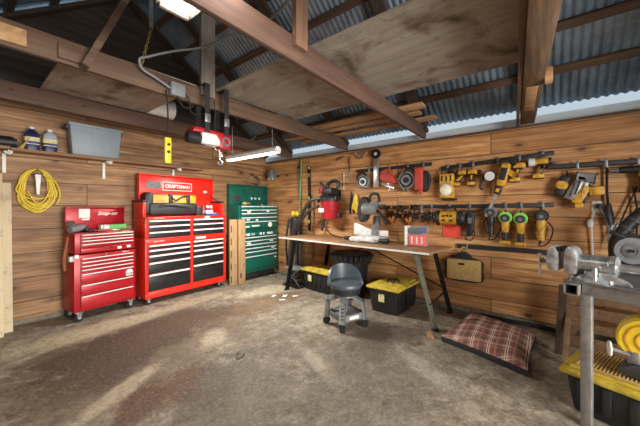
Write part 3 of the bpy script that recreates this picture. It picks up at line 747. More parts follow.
t = right('motion_lamp', 'grey domed lamp fixed to the tool wall in the corner', 'lamp', -.33, 2.23)
MB().box((0, -.02, .03), (.10, .04, .10), .01).build('bracket', 'grey', t)
MB().lathe([(0, .12), (.04, .12), (.06, .06), (.10, -.04), (.105, -.08), (.095, -.08), (0, -.05)], (0, -.13, .0), (0, -.15, 1)).build('dome', 'grey', t)
MB().tube([(0, -.03, .1), (0, -.1, .16), (0, -.13, .12)], .012, 8).build('arm', 'dsteel', t)
for dx in (-.06, .06): MB().ball((dx, -.15, -.085), (.025, .025, .03), 8).build('bulb', 'lens', t)

# ------------------------------------------------------------------ right wall: long tools near the corner
tag(MB().tube([(-.09, -1.12, .14), (-.035, -1.16, 2.50)], .019, 10).build('green_pole', 'greenpole'), 'pale green pole standing against the tool wall near the corner', 'pole')
t = right('spirit_level', 'long dark spirit level hanging upright beside the green pole', 'level', -1.385, 1.02)
MB().box((0, -.03, .66), (.055, .025, 1.34), .004).build('body', 'black_sat', t)
for z in (.18, .66, 1.14): MB().box((0, -.0435, z), (.03, .004, .07), .001).build('vial', 'lime', t)
MB().box((0, -.0435, 1.29), (.05, .003, .05), .001).build('end_mark', 'lgrey', t)
t = right('pry_bar', 'thin rusty pry bar hanging between the level and the red vacuum', 'bar', -1.50, .45)
MB().tube([(.0, -.03, 0), (.0, -.03, 1.1), (.012, -.03, 1.2)], [.014, .014, .02], 8).build('bar', 'leather', t)
t = right('hanging_chain', 'thin grey chain hanging on the tool wall left of the green pole', 'chain', -1.07, 1.75)
b = MB()
for i in range(17):
    z = .56 - i * .034; a = PI / 2 * (i % 2)
    b.tube([(.011 * math.cos(a), -.03 + .011 * math.sin(a), z), (0, -.03, z + .025), (-.011 * math.cos(a), -.03 - .011 * math.sin(a), z), (0, -.03, z - .025)], .0045, 5, True, 3)
b.build('links', 'dsteel', t); MB().box((0, -.02, .60), (.03, .04, .05), .006).build('hook', 'black', t)
t = right('tool_sack', 'tall black and grey canvas sack with two yellow knobs behind the bench end', 'bag', -1.14, .06)
MB().lathe([(0, 0), (.10, 0), (.125, .06), (.13, .3), (.13, .62), (.115, .72), (0, .74)], (0, -.17, 0), n=20).build('body', 'olive', t)
MB().lathe([(0, .70), (.12, .70), (.135, .78), (.13, 1.12), (.115, 1.22), (0, 1.24)], (0, -.17, 0), n=20).build('top', 'black', t)
for x in (-.06, .05):
    MB().ball((x, -.19, 1.30), (.05, .045, .06)).build('knob', 'byellow', t)
MB().box((.02, -.34, .60), (.035, .02, .2), .008).build('buckle_strap', 'byellow', t)
for x in (-.14, .15): MB().tube([(x, -.24, 1.2), (x * 1.15, -.30, .7), (x, -.26, .1)], .022, 8).build('strap', 'black', t)

t = right('shop_vacuum', 'red and black wall-hung shop vacuum with a long dark hose', 'vacuum', -2.05, 1.24)
MB().lathe([(0, .04), (.135, .04), (.15, .06), (.172, .36), (.178, .38), (0, .38)], (.02, -.23, 0), n=28).build('tank', 'vred', t)
MB().box((-.07, -.385, .20), (.12, .02, .08), .008).build('label_plate', 'paper', t)
MB().lathe([(.21, .375), (.215, .42), (.19, .46), (.13, .50), (.0, .50)], (0, -.23, 0), n=28).build('collar', 'black', t)
MB().box((.02, -.23, .55), (.25, .26, .13), .04).build('motor_head', 'black', t)
MB().box((-.14, -.26, .57), (.10, .12, .12), .02).build('red_switch_box', 'vred', t)
for s in (-1, 1): MB().box((s * .2, -.30, .40), (.04, .05, .11), .008).build('clamp', 'black', t)
MB().tube([(-.03, -.25, .61), (-.0, -.25, .70), (.12, -.25, .74), (.22, -.25, .70), (.2, -.25, .60)], .034, 8).build('handle', 'black', t)
MB().tube([(-.2, -.25, .72), (-.13, -.25, .66), (-.1, -.25, .6)], .028, 8).build('spout', 'black', t)
MB().box((.21, -.2, .10), (.07, .10, .08), .01).build('filter_knob', 'black', t)
MB().box((0, -.02, .5), (.22, .04, .18), .006).build('wall_bracket', 'black_sat', t)
h = MB(); h.tube([(-.05, -.42, .42), (-.28, -.47, .36), (-.62, -.38, .02), (-.84, -.36, -.3), (-.91, -.36, -.75), (-.87, -.38, -1.05), (-.78, -.42, -1.19)], .034, 10, sub=8)
h.tube([(-.12, -.40, .28), (-.35, -.42, .18), (-.68, -.34, -.1), (-.81, -.33, -.3), (-.84, -.34, -.6)], .028, 10, sub=8); h.build('hose', 'hose', t)
h = MB().tube([(.0, -.2, .36), (-.18, -.12, .1), (-.28, -.1, -.2)], .028, 8); h.build('short_hose', 'hose', t)

# small things hung between the vacuum and the mitre saw
t = right('shears', 'black handled shears hanging beside the yellow clamp', 'shears', -2.40, 1.37, None, .014)
MB().tube([(-.03, -.03, .0), (-.02, -.03, .2), (.0, -.03, .36), (.02, -.03, .42)], [.016, .014, .016, .008], 8).build('handle', 'black', t)
MB().tube([(.05, -.03, .02), (.03, -.03, .2), (.01, -.03, .36)], [.018, .014, .012], 8).build('handle', 'black', t)
MB().prism([(-.02, .36), (.035, .36), (.02, .44), (.0, .44)], -.035, -.025, .002).build('blade', 'dsteel', t)
t = right('spring_clamp', 'bright yellow plastic clamp hung on the tool wall', 'clamp', -2.50, 1.40)
MB().prism([(-.08, .07), (-.02, .05), (.06, -.02), (.13, .0), (.10, .09), (.10, .16), (.06, .17), (.05, .32), (.0, .34), (-.03, .26), (-.05, .17)], -.06, -.025, .006).build('body', 'byellow', t)
MB().cyl((.03, -.065, .13), (.03, -.02, .13), .012, n=10).build('pivot', 'dsteel', t)
for y, z0, z1, lab, m, w in ((-2.237, 1.83, 2.16, 'thin white rod hung on the tool wall above the shears', 'paper', .016), (-2.37, 1.98, 2.44, 'narrow dark hand file hung near the top of the tool wall', 'dsteel', .03)):
    t = right('hand_file', lab, 'file', y, z0)
    L = z1 - z0
    MB().box((0, -.02, L * .36), (w * .7, .008, L * .72), .002).build('blade', m, t)
    MB().tube([(0, -.02, L * .68), (0, -.02, L * .85), (0, -.02, L)], [w * .5, w * .7, w * .4], 8).build('handle', 'leather' if m == 'dsteel' else m, t)
t = right('wall_peg', 'small dark iron peg high on the tool wall near the file', 'peg', -2.16, 2.42)
MB().tube([(-.10, -.02, -.02), (.0, -.05, .02), (.10, -.03, .03)], .01, 6).build('peg', 'black', t); MB().box((.0, -.02, .01), (.03, .03, .02), .003).build('plate', 'dsteel', t)
for y, z, lab, rz in ((-2.62, 2.44, 'pale wooden clamp jaw pair high on the tool wall by the silver strip', 0),):
    t = right('wooden_clamp', lab, 'clamp', y, z)
    MB().bar((-.13, -.03, .05), (-.02, -.03, -.06), .03, .03, .004).build('jaw', 'plank_y', t); MB().bar((.13, -.03, .05), (.02, -.03, -.06), .03, .03, .004).build('jaw', 'plank_y', t)
    MB().cyl((-.1, -.03, .03), (.12, -.03, .045), .009, n=8).build('screw', 'dsteel', t)

# ------------------------------------------------------------------ black rails with clips
def rail(label, y0, z0, y1, z1, clips, h=.055, dbl=False):
    t = right('tool_rail', label, 'rail', y0, z0, 'black tool rails on the wall')
    L = y0 - y1; a = math.atan2(z1 - z0, L)
    MB().bar((0, -.016, 0), (L, -.016, z1 - z0), h, .03, .003, up=(0, 1, 0)).build('bar', 'black', t)
    if dbl: MB().bar((0, -.05, -.0), (L, -.05, z1 - z0), .045, .034, .003, up=(0, 1, 0)).build('front_tube', 'char', t)
    for y in clips:
        u = y0 - y; z = (z1 - z0) * u / L; yo = -.07 if dbl else -.034
        MB().box((u, yo, z + .005), (.028, .006, h + .03), .002).box((u, yo - .03, z - h / 2 - .02), (.026, .06, .008), .002).build('clip', 'dsteel', t)
    return t
rail('short black rail holding the saws above the mitre saw', -2.52, 2.153, -3.86, 2.165, (-2.78, -3.17, -3.49, -3.74))
rail('black rail holding the yellow cordless tools in the upper row', -4.00, 2.082, -5.33, 2.165, (-4.10, -4.27, -4.44, -4.74, -4.98, -5.22))
rail('long double black rail highest at the dark end of the tool wall', -5.27, 1.992, -6.70, 1.992, (-5.54, -5.78, -6.03), .06, True)
rail('long black rail of the middle row above the bench top', -3.05, 1.497, -5.33, 1.524, (-3.72, -3.87, -4.13, -4.40, -4.67, -4.83, -5.0, -5.22))
rail('low black rail with the tan bag, running behind the vice', -4.22, .935, -5.55, .935, (-4.36,), .06)

# ------------------------------------------------------------------ hung tools
def circ_saw(name, label, y, z, body, guard, r=.105, tilt=0, blade='dsteel'):
    t = right(name, label, 'saw', y, z, 'saws on the short rail')
    MB().lathe([(r * .86, -.022), (r, -.022), (r + .006, -.01), (r + .006, .01), (r * .95, .022), (r * .86, .022), (r * .86, -.022)], (0, -.09, 0), (0, 1, 0), 32).build('blade_guard', guard, t)
    MB().lathe([(0, -.016), (r * .9, -.012), (r * .9, .02), (0, .02)], (0, -.09, 0), (0, 1, 0), 28).build('guard_plate', body, t)
    MB().ring((0, -.118, 0), (0, 1, 0), r * .3, r * .62, .008, 28).build('blade', blade, t)
    MB().cyl((0, -.112, 0), (0, -.15, 0), r * .36, r * .3, 20, .006).build('motor', body, t)
    ca, sa = math.cos(tilt), math.sin(tilt)
    rt = lambda u, w: (u * ca - w * sa, -.10, u * sa + w * ca)
    MB().tube([rt(-r * .7, r * .65), rt(-r * .4, r * 1.35), rt(r * .5, r * 1.35), rt(r * .95, r * .55)], .021, 8).build('handle', body, t)
    MB().bar(rt(-r * 1.1, -r * .35), rt(r * .6, -r * 1.2), .012, .10, .002, up=(0, 1, 0)).build('shoe', 'dsteel', t)
    MB().tube([rt(0, r * 1.3), (0, -.07, r + .07)], .008, 6).build('hang_loop', 'black', t)
    return t
circ_saw('circular_saw', 'round grey and black saw at the near-corner end of the short rail', -2.70, 1.945, 'black', 'grey', .115, .5, 'lgrey')
t = right('steel_strip', 'shiny silver steel strip with a round end hanging over the short rail', 'blade', -2.93, 1.84)
MB().box((0, -.06, .27), (.10, .012, .54), .003).build('strip', 'steel', t)
MB().ring((0, -.062, .58), (0, 1, 0), .03, .085, .03, 28).build('ring', 'black_sat', t); MB().cyl((0, -.05, .58), (0, -.075, .58), .045, n=24, bev=.004).build('hub', 'lgrey', t)
t = right('jigsaw', 'red power saw with a steel shoe on the short rail', 'saw', -3.17, 1.97, 'saws on the short rail')
MB().prism([(-.16, .05), (-.10, .10), (.02, .09), (.12, .02), (.17, -.05), (.12, -.09), (.0, -.06), (-.12, -.02)], -.13, -.05, .02).build('body', 'tred', t)
MB().tube([(-.12, -.09, .09), (-.05, -.09, .15), (.06, -.09, .13), (.1, -.09, .05)], .02, 8).build('handle', 'tred', t)
MB().bar((-.10, -.09, -.08), (.12, -.09, -.16), .03, .08, .003, up=(0, 1, 0)).build('shoe', 'steel', t)
MB().bar((.0, -.09, -.06), (.03, -.09, -.2), .016, .006, up=(0, 1, 0)).build('blade', 'steel', t)
circ_saw('circular_saw', 'large grey circular saw with a dark blade beside the faded red sander', -3.49, 1.93, 'black', 'grey', .135, -.5, 'dsteel')
t = right('belt_sander', 'faded red belt sander hanging at the end of the short rail', 'sander', -3.74, 1.72)
MB().box((-.045, -.09, .22), (.14, .10, .36), .03).build('body', 'tred', t)
MB().box((.055, -.08, .18), (.07, .10, .32), .03).build('belt_housing', 'black', t)
MB().tube([(.04, -.1, .33), (.11, -.1, .25), (.10, -.1, .08), (.03, -.1, .02)], .022, 8).build('handle', 'black', t)
MB().cyl((-.02, -.09, .06), (-.02, -.09, -.03), .03, .02, 12, .004).build('dust_spout', 'tred', t)

def drill(label, y, z, m=1, s=1.0, chuck='black', group='yellow cordless drills on the upper rail', batt=-.05, body='yellow', lamp=False):
    t = right('cordless_drill', label, 'drill', y, z, group)
    X = lambda a: m * a * s
    MB().lathe([(0, -.085 * s), (.034 * s, -.08 * s), (.042 * s, -.05 * s), (.042 * s, .03 * s), (.034 * s, .06 * s), (0, .06 * s)], (0, -.08, 0), (m, 0, 0), 20).build('motor_housing', body, t)
    MB().lathe([(0, .055 * s), (.028 * s, .055 * s), (.030 * s, .085 * s), (.018 * s, .115 * s), (0, .118 * s)], (0, -.08, 0), (m, 0, 0), 16).build('chuck', chuck, t)
    MB().prism([(X(-.045), -.03 * s), (X(.015), -.03 * s), (X(.005 + batt * .4), -.15 * s), (X(batt - .03), -.15 * s)], -.098, -.062, .008).build('handle', 'black', t)
    MB().prism([(X(-.03), -.045 * s), (X(.0), -.045 * s), (X(-.012 + batt * .3), -.12 * s), (X(batt - .005), -.12 * s)], -.101, -.097, .001).build('handle_inlay', body, t)
    MB().box((X(batt), -.08, -.168 * s), (.11 * s, .075, .05 * s), .01).build('battery', body, t)
    MB().box((X(batt), -.08, -.197 * s), (.105 * s, .07, .014), .004).build('battery_base', 'black', t)
    MB().lathe([(0, 0), (.036 * s, 0), (.044 * s, .014), (.043 * s, .03), (0, .03)], (X(-.092), -.08, 0), (m, 0, 0), 18).build('rear_cap', 'black', t)
    MB().box((X(-.015), -.08, -.036 * s), (.10 * s, .082, .018 * s), .006).build('trim_band', 'black', t)
    MB().tube([(X(-.02), -.06, .035 * s), (X(-.02), -.05, .09)], .007, 6).build('hang_loop', 'black', t)
    if lamp: MB().cyl((X(.06), -.085, 0), (X(.125), -.085, 0), .045 * s, .052 * s, 20, .004).build('gauge_head', 'lgrey', t)
    return t
drill('yellow cordless drill partly behind the square work light', -4.32, 1.99, 1, .95, batt=-.10)
drill('yellow cordless drill hanging second from the square work light', -4.445, 1.99, 1, .95, batt=-.02)
drill('yellow cordless drill hanging between the reciprocating saw and the rail end drill', -4.985, 2.03, 1, 1.05)
drill('large yellow driver at the end of the upper rail, its round grey head outward', -5.21, 2.06, -1, 1.05, 'lgrey', lamp=True, batt=.03)

t = right('work_light', 'square yellow work light with a round lamp, hung in the upper row', 'work light', -4.10, 1.62)
MB().box((0, -.07, .19), (.20, .10, .36), .02).build('housing', 'yellow', t)
MB().cyl((-.0, -.12, .13), (0, -.135, .13), .085, n=28, bev=.004).build('lamp_ring', 'lgrey', t)
MB().lathe([(.07, 0), (.05, .012), (0, .016)], (0, -.135, .13), (0, -1, 0), 24).build('lens', 'lens', t)
MB().tube([(-.08, -.07, .36), (-.06, -.07, .43), (.06, -.07, .43), (.08, -.07, .36)], .014, 8).build('handle', 'black', t)
MB().box((.03, -.07, -.01), (.20, .10, .03), .008).build('foot', 'black', t)
for x in (-.06, .0, .06): MB().box((x, -.122, .30), (.02, .006, .08), .002).build('vent', 'black', t)

t = right('reciprocating_saw', 'big yellow reciprocating saw pointing its bare blade down at the middle rail', 'saw', -4.78, 1.87, None, -.03)
MB().bar((.0, -.09, -.10), (.07, -.09, .20), .11, .13, .03, up=(0, 1, 0)).build('body', 'yellow', t)
MB().bar((.055, -.09, .13), (.16, -.09, .03), .07, .07, .02, up=(0, 1, 0)).build('rear_grip', 'yellow', t)
MB().tube([(.0, -.09, .22), (.08, -.09, .25), (.16, -.09, .17)], .026, 8).build('top_handle', 'black', t)
MB().bar((-.045, -.09, -.20), (-.01, -.09, -.08), .08, .09, .015, up=(0, 1, 0)).build('nose', 'black', t)
MB().box((-.03, -.14, -.15), (.04, .02, .05), .004, (0, .25, 0)).build('nose_plate', 'yellow', t)
MB().bar((-.165, -.12, -.50), (-.04, -.10, -.19), .035, .006, .0, up=(0, 1, 0)).build('blade', 'steel', t)
MB().cyl((-.12, -.13, .04), (-.12, -.16, .04), .06, n=24, bev=.005).build('dial', 'lgrey', t); MB().cyl((-.12, -.10, .04), (-.12, -.132, .04), .07, n=24, bev=.005).build('dial_housing', 'black', t)
MB().tube([(-.13, -.09, .10), (-.2, -.09, .02), (-.24, -.09, -.10), (-.2, -.09, -.13)], [.02, .02, .016, .012], 8).build('side_grip', 'black', t)
MB().box((.035, -.155, .06), (.07, .012, .16), .004, (0, .25, 0)).build('badge', 'black', t)
MB().tube([(.03, -.07, .2), (.03, -.05, .28)], .008, 6).build('hang_loop', 'black', t)

t = right('nail_gun', 'grey and yellow nail gun hanging under the double rail', 'nail gun', -5.55, 1.73)
for k_ in range(3): MB().bar((-.075 + .045 * k_, -.155, -.10 + .012 * k_), (-.03 + .045 * k_, -.155, .06 + .012 * k_), .008, .008, .002).build('dark_slot', 'black', t)
MB().bar((-.10, -.09, -.14), (.04, -.09, .13), .10, .11, .02, up=(0, 1, 0)).build('magazine', 'dsteel', t)
MB().bar((-.06, -.10, -.15), (.06, -.10, .10), .11, .03, .006, up=(0, 1, 0)).build('slide', 'lgrey', t)
MB().bar((-.02, -.10, .12), (.14, -.10, .09), .10, .09, .02, up=(0, 1, 0)).build('motor', 'grey', t)
MB().bar((-.03, -.10, -.19), (.07, -.10, .01), .09, .06, .015, up=(0, 1, 0)).build('yellow_body', 'yellow', t)
MB().bar((.0, -.09, -.22), (.10, -.09, .02), .07, .04, .01, up=(0, 1, 0)).build('grip', 'black', t)
MB().box((.15, -.10, -.05), (.13, .09, .10), .02, (0, -.1, 0)).build('battery', 'yellow', t)
MB().cyl((-.15, -.13, .03), (-.15, -.07, .03), .06, n=20, bev=.012).build('yellow_hub', 'yellow', t)
MB().box((-.15, -.09, .02), (.10, .06, .24), .02, (0, .3, 0)).build('nose', 'black', t)
MB().box((.0, -.12, -.21), (.08, .06, .06), .012).build('tip', 'yellow', t)
MB().tube([(-.1, -.07, .12), (-.1, -.05, .2)], .008, 6).build('hang_loop', 'black', t)
t = right('power_tool', 'black handled tool hanging by a long dark cord beside the outlet', 'power tool', -5.79, 1.32)
MB().tube([(.0, -.05, .64), (.0, -.045, .35), (.01, -.05, .2)], .012, 8).build('cord', 'rubber', t)
MB().tube([(.01, -.06, .22), (.012, -.06, .10), (.03, -.06, -.02)], [.02, .042, .03], 10).build('handle', 'black', t)
MB().box((.07, -.03, -.06), (.08, .03, .13), .006, (0, .2, 0)).build('tag', 'lgrey', t)
t = right('impact_driver', 'black and yellow driver hanging at the dark end of the double rail', 'drill', -6.02, 1.90)
MB().cyl((-.14, -.09, 0), (.04, -.09, 0), .036, .045, 20, .008).build('body', 'black', t); MB().cyl((-.22, -.09, 0), (-.14, -.09, 0), .016, .022, 12).build('chuck', 'dsteel', t)
MB().box((.05, -.09, -.03), (.10, .08, .10), .02).build('yellow_housing', 'yellow', t); MB().bar((.04, -.09, -.05), (.06, -.09, -.2), .06, .05, .012, up=(0, 1, 0)).build('grip', 'black', t)
MB().box((.06, -.09, -.22), (.10, .08, .05), .01).build('battery', 'black', t)
for s in (0, 1):
    tag(MB().tube([(-.05, -6.02 + .03 * s, 1.72), (-.06, -5.93 - .09 * s, 1.45), (-.10, -5.86 - .15 * s, 1.2), (-.2, -5.86 - .18 * s, 1.02)], .009, 6).build('power_cord', 'rubber'),
        ['dark power cord running from the end driver, the one closer to the outlet', 'dark power cord running from the end driver, the one farther from the outlet'][s], 'cord', 'dark cords below the double rail')

# middle row
def bar_clamp(label, y, z, tilt):
    t = right('bar_clamp', label, 'clamp', y, z, 'orange and black clamps behind the mitre saw')
    ca, sa = math.cos(tilt), math.sin(tilt); q = lambda u, w: (u * ca - w * sa, -.06, u * sa + w * ca)
    MB().bar(q(0, .12), q(0, -.20), .012, .026, .002, up=(0, 1, 0)).build('bar', 'black_sat', t)
    MB().bar(q(-.02, .08), q(.10, .07), .04, .05, .01, up=(0, 1, 0)).build('fixed_jaw', 'black', t)
    MB().bar(q(-.05, -.06), q(.10, -.04), .05, .06, .012, up=(0, 1, 0)).build('sliding_jaw', 'black', t)
    MB().bar(q(-.03, -.07), q(-.02, -.19), .04, .045, .012, up=(0, 1, 0)).build('trigger_handle', 'orange', t)
    for w in (.075, -.04): MB().bar(q(.085, w - .03), q(.085, w + .03), .045, .03, .006, up=(0, 1, 0)).build('pad', 'orange', t)
    return t
bar_clamp('orange and black bar clamp hanging nearest the mitre saw head', -3.17, 1.40, .6)
bar_clamp('orange and black bar clamp second from the mitre saw head', -3.33, 1.42, -.35)
bar_clamp('orange and black bar clamp third from the mitre saw head', -3.47, 1.40, .5)
bar_clamp('orange and black bar clamp farthest from the mitre saw head', -3.60, 1.42, -.2)
def hand_clamp(label, y, s):
    t = right('hand_clamp', label, 'clamp', y, 1.33, 'small dark clamps under the middle rail')
    MB().tube([(-.06, -.05, .08), (.0, -.05, .06), (.05, -.05, .0), (.02, -.05, -.07)], [.018, .022, .018, .012], 8).build('jaw', 'black', t)
    MB().tube([(.06, -.05, .09), (.01, -.05, .04), (-.05, -.05, .02), (-.06, -.05, -.04)], [.012, .02, .016, .012], 8).build('jaw', 'char', t)
    MB().cyl((0, -.03, .05), (0, -.075, .05), .014, n=10).build('pivot', 'dsteel', t); MB().tube([(0, -.05, .08), (0, -.05, .14)], .006, 6).build('hang_loop', 'lgrey', t)
hand_clamp('small dark clamp under the middle rail nearer the bar clamps', -3.72, 1); hand_clamp('small dark clamp under the middle rail beside the yellow drum tool', -3.87, 1)
t = right('power_tool', 'yellow and black drum-shaped power tool above the red card', 'power tool', -4.14, 1.34)
MB().lathe([(0, -.13), (.085, -.13), (.10, -.11), (.10, .11), (.085, .13), (0, .13)], (0, -.12, 0), (1, 0, 0), 28).build('drum', 'yellow', t)
for s in (-1, 1):
    MB().lathe([(.04, 0), (.105, 0), (.115, .015), (.115, .035), (.09, .05), (0, .05)], (s * .125, -.12, 0), (s, 0, 0), 28).build('end_cap', 'black', t)
    MB().cyl((s * .17, -.12, 0), (s * .21, -.12, 0), .075, .06, 24, .006).build('speaker', 'char', t)
for x, z in ((-.05, .03), (.0, .035), (.05, .03), (-.05, -.03), (.05, -.03)): MB().cyl((x, -.21, z), (x, -.228, z), .016, n=12).build('button', 'black', t)
MB().tube([(-.09, -.1, .10), (-.03, -.08, .15), (.05, -.08, .15), (.1, -.1, .10)], .014, 8).build('handle', 'black', t)
tag(MB().box((-.012, -4.15, 1.15), (.006, .25, .20), .001).build('red_card', 'coral'), 'bright coral red card pinned below the yellow drum tool', 'card')
t = right('power_tool', 'black angular power tool with a side arm under the middle rail', 'power tool', -4.41, 1.09)
MB().prism([(-.05, .34), (.03, .38), (.06, .28), (.05, .12), (.03, .0), (-.04, .0), (-.05, .16)], -.12, -.05, .02).build('body', 'black', t)
MB().bar((.0, -.08, .33), (.24, -.08, .39), .03, .03, .006, up=(0, 1, 0)).build('arm', 'black_sat', t)
MB().tube([(-.02, -.08, .36), (-.03, -.08, .42)], .012, 6).build('hang_loop', 'black', t)
MB().tube([(-.03, -.1, .02), (-.06, -.11, -.04), (.02, -.1, -.05), (.06, -.09, .04), (.03, -.1, .1)], .008, 6).build('cord', 'rubber', t)
MB().box((.0, -.122, .22), (.05, .006, .08), .002).build('badge', 'grey', t)

def grinder(label, y, z, head, body, grip, foot, cordy=False):
    t = right('angle_grinder', label, 'grinder', y, z, 'grinders under the middle rail')
    MB().cyl((0, -.13, .33), (0, -.10, .33), .075, .08, 28, .004).build('guard', head, t)
    MB().cyl((0, -.155, .325), (0, -.12, .325), .05, .055, 24, .006).build('gear_head', 'char', t)
    MB().cyl((0, -.165, .325), (0, -.155, .325), .022, n=16).build('spindle', 'dsteel', t)
    MB().lathe([(0, -.03), (.036, -.03), (.046, .02), (.05, .1), (.04, .13), (0, .13)], (0, -.10, .17), (0, 0, 1), 20).build('motor_body', body, t)
    MB().lathe([(0, 0), (.036, 0), (.036, .10), (.03, .125), (0, .125)], (0, -.10, .03), (0, 0, 1), 20).build('grip', grip, t)
    if foot: MB().box((0, -.10, .005), (.125, .085, .05), .012).build('battery', foot, t)
    if cordy: MB().tube([(0, -.1, .03), (-.02, -.1, -.04), (.05, -.09, -.02), (.10, -.07, .08), (.11, -.06, .18), (.06, -.06, .26)], .008, 6).tube([(0, -.1, .0), (-.06, -.08, .06), (-.09, -.07, .17), (-.05, -.06, .26)], .007, 6).build('cord', 'rubber', t)
    MB().tube([(0, -.10, .40), (0, -.06, .43)], .01, 6).build('hang_loop', 'black', t)
    return t
grinder('black angle grinder with a grey head, left of the green guarded pair', -4.665, 1.10, 'grey', 'black', 'black', None, True)
grinder('yellow cordless grinder with lime green guard, the one beside the black grinder', -4.83, 1.03, 'lime', 'yellow', 'black', 'yellow')
grinder('yellow cordless grinder with lime green guard, the one beside the corded yellow grinder', -4.995, 1.02, 'lime', 'yellow', 'black', 'yellow')
grinder('corded yellow grinder with black head at the end of the middle rail', -5.205, 1.06, 'black', 'yellow', 'yellow', None, True)

t = right('tool_pouch', 'tan canvas tool pouch with black trim hanging from the low rail', 'bag', -4.33, .455)
MB().box((0, -.09, .155), (.45, .10, .30), .03).build('body', 'tan', t)
b = MB(); b.tube([(-.215, -.09, .03), (-.225, -.09, .16), (-.21, -.09, .28), (.0, -.09, .305), (.21, -.09, .28), (.225, -.09, .16), (.215, -.09, .03), (0, -.09, .005)], .026, 8, True); b.build('trim', 'black', t)
MB().prism([(-.14, .30), (.14, .30), (.08, .38), (.03, .41), (-.03, .41), (-.08, .38)], -.11, -.07, .01).build('top_flap', 'black', t)
MB().box((-.02, -.144, .24), (.08, .006, .03), .002).build('patch', 'black', t)
MB().tube([(-.06, -.09, .40), (-.03, -.07, .46), (.0, -.06, .47), (.03, -.07, .44), (.04, -.09, .40)], .009, 6).build('hang_loop', 'tan', t)

t = right('wall_outlet', 'white electrical outlet with plugged cords on the dark end of the tool wall', 'outlet', -5.715, 1.44)
MB().box((0, -.006, .06), (.10, .012, .13), .003).build('plate', 'white', t)
p = MB().box((.01, -.035, .07), (.045, .05, .06), .01).build('plug', 'black', t)
MB().tube([(-.03, -.02, .02), (-.05, -.04, -.15), (-.04, -.03, -.5), (-.045, -.03, -.75)], .009, 6).build('white_cord', 'lgrey', t)
MB().tube([(.01, -.06, .05), (.06, -.07, -.05), (.09, -.07, -.2), (.08, -.06, -.33)], .010, 6).build('grey_cord', 'grey', t)
MB().ball((-.06, -.04, -.13), (.03, .02, .05), 8).build('plug_adapter', 'white', t)

# ------------------------------------------------------------------ plywood bench with folding trestle legs
t = thing('work_table', 'long plywood work table on folding trestle legs along the tool wall', 'table', (-.51, -2.76, 0), -94)
MB().box((0, 0, .928), (2.84, .84, .022), .003).build('table_top', 'table', t)
MB().box((0, -.421, .928), (2.84, .006, .024), .001).build('front_edge', 'lgrey', t)
T = t
def wl(x, y, z): return t.matrix_basis.inverted() @ Vector((x, y, z))
bpy.context.view_layer.update()
for a, b_, m in (((-.93, -3.93, .915), (-.97, -4.20, .0), 'galv'), ((-.20, -3.93, .915), (-.24, -4.18, .0), 'black_sat'), ((-.86, -1.74, .915), (-.87, -1.56, .0), 'black_sat'), ((-.14, -1.98, .915), (-.17, -1.83, .0), 'black_sat')):
    l = MB(); p, q_ = wl(*a), wl(*b_); l.bar(p, q_, .062, .012, .002, up=(1, 0, 0)); l.bar(p + Vector((.0, .028, 0)), q_ + Vector((.0, .028, 0)), .012, .06, .002, up=(1, 0, 0))
    g = l.build('leg', m, t); MB().box(q_ + Vector((0, 0, .012)), (.07, .07, .022), .004).build('foot', 'black', g)
for a, b_ in (((-.93, -3.93, .90), (-.16, -3.96, .90)), ((-.86, -1.76, .90), (-.14, -2.0, .90))):
    MB().bar(wl(*a), wl(*b_), .05, .03, .003).build('leg_rail', 'black_sat', t)
for a, b_ in (((-.16, -2.6, .905), (-.25, -4.08, .35)), ((-.16, -3.0, .905), (-.16, -1.9, .42)), ((-.24, -4.12, .3), (-.96, -4.14, .3))):
    MB().bar(wl(*a), wl(*b_), .022, .012, .002).build('brace', 'black_sat', t)
TOP = .9395

# mitre saw
t = right('mitre_saw', 'grey mitre saw with its head raised on the work table', 'mitre saw', -3.06, TOP, None, -.46)
MB().prism([(-.33, .0), (.22, .0), (.24, .05), (.20, .085), (-.30, .085), (-.36, .05)], -.12, .12, .01).build('base', 'lgrey', t)
MB().cyl((-.03, -.03, .085), (-.03, -.03, .105), .17, n=32, bev=.004).build('turntable', 'lgrey', t)
MB().prism([(-.36, .10), (.26, .10), (.26, .19), (-.0, .19), (-.12, .22), (-.30, .29), (-.36, .29)], .05, .07, .004).build('fence', 'lgrey', t)
MB().prism([(-.2, .03), (.12, .03), (.12, .085), (-.2, .085)], -.20, -.12, .01).build('scale_arm', 'lgrey', t)
MB().cyl((.20, -.14, .05), (.36, -.14, .05), .034, .042, 16, .006).build('knob', 'black', t)
for x in (-.28, .16):
    MB().box((x, -.02, .0), (.08, .30, .02), .004).build('foot', 'black', t)
MB().prism([(-.02, .1), (.10, .1), (.12, .3), (.09, .42), (.02, .42), (.0, .3)], .02, .10, .012).build('arm', 'dsteel', t)
MB().lathe([(0, -.035), (.20, -.035), (.21, -.02), (.21, .03), (.18, .045), (0, .045)], (-.15, .03, .52), (-.6, -.8, .1), 36).build('blade_guard', 'black', t)
MB().ring((-.178, -.008, .525), (-.6, -.8, .1), .0, .175, .008, 36).build('blade', 'char', t)
MB().lathe([(0, -.06), (.085, -.06), (.10, -.02), (.09, .12), (.065, .16), (0, .16)], (-.05, -.07, .53), (.92, .1, .05), 24).build('motor', 'grey', t)
MB().box((.04, .0, .60), (.16, .12, .10), .03).build('upper_housing', 'grey', t)
MB().tube([(-.01, -.02, .62), (-.01, -.03, .73), (.05, -.03, .77), (.13, -.03, .75), (.15, -.02, .64)], .023, 8).build('handle', 'black', t)
MB().tube([(.12, -.03, .50), (.2, -.06, .42), (.30, -.08, .30)], [.03, .034, .028], 10).build('lever', 'black', t)
MB().box((.18, .02, .56), (.10, .10, .08), .02).build('rear_cap', 'black', t)
t = right('tool_pack', 'red and silver tool package in clear wrapping on the work table', 'package', -3.80, TOP, None, -.50)
MB().box((.01, .0, .15), (.30, .13, .29), .012).build('clear_shell', 'pack', t)
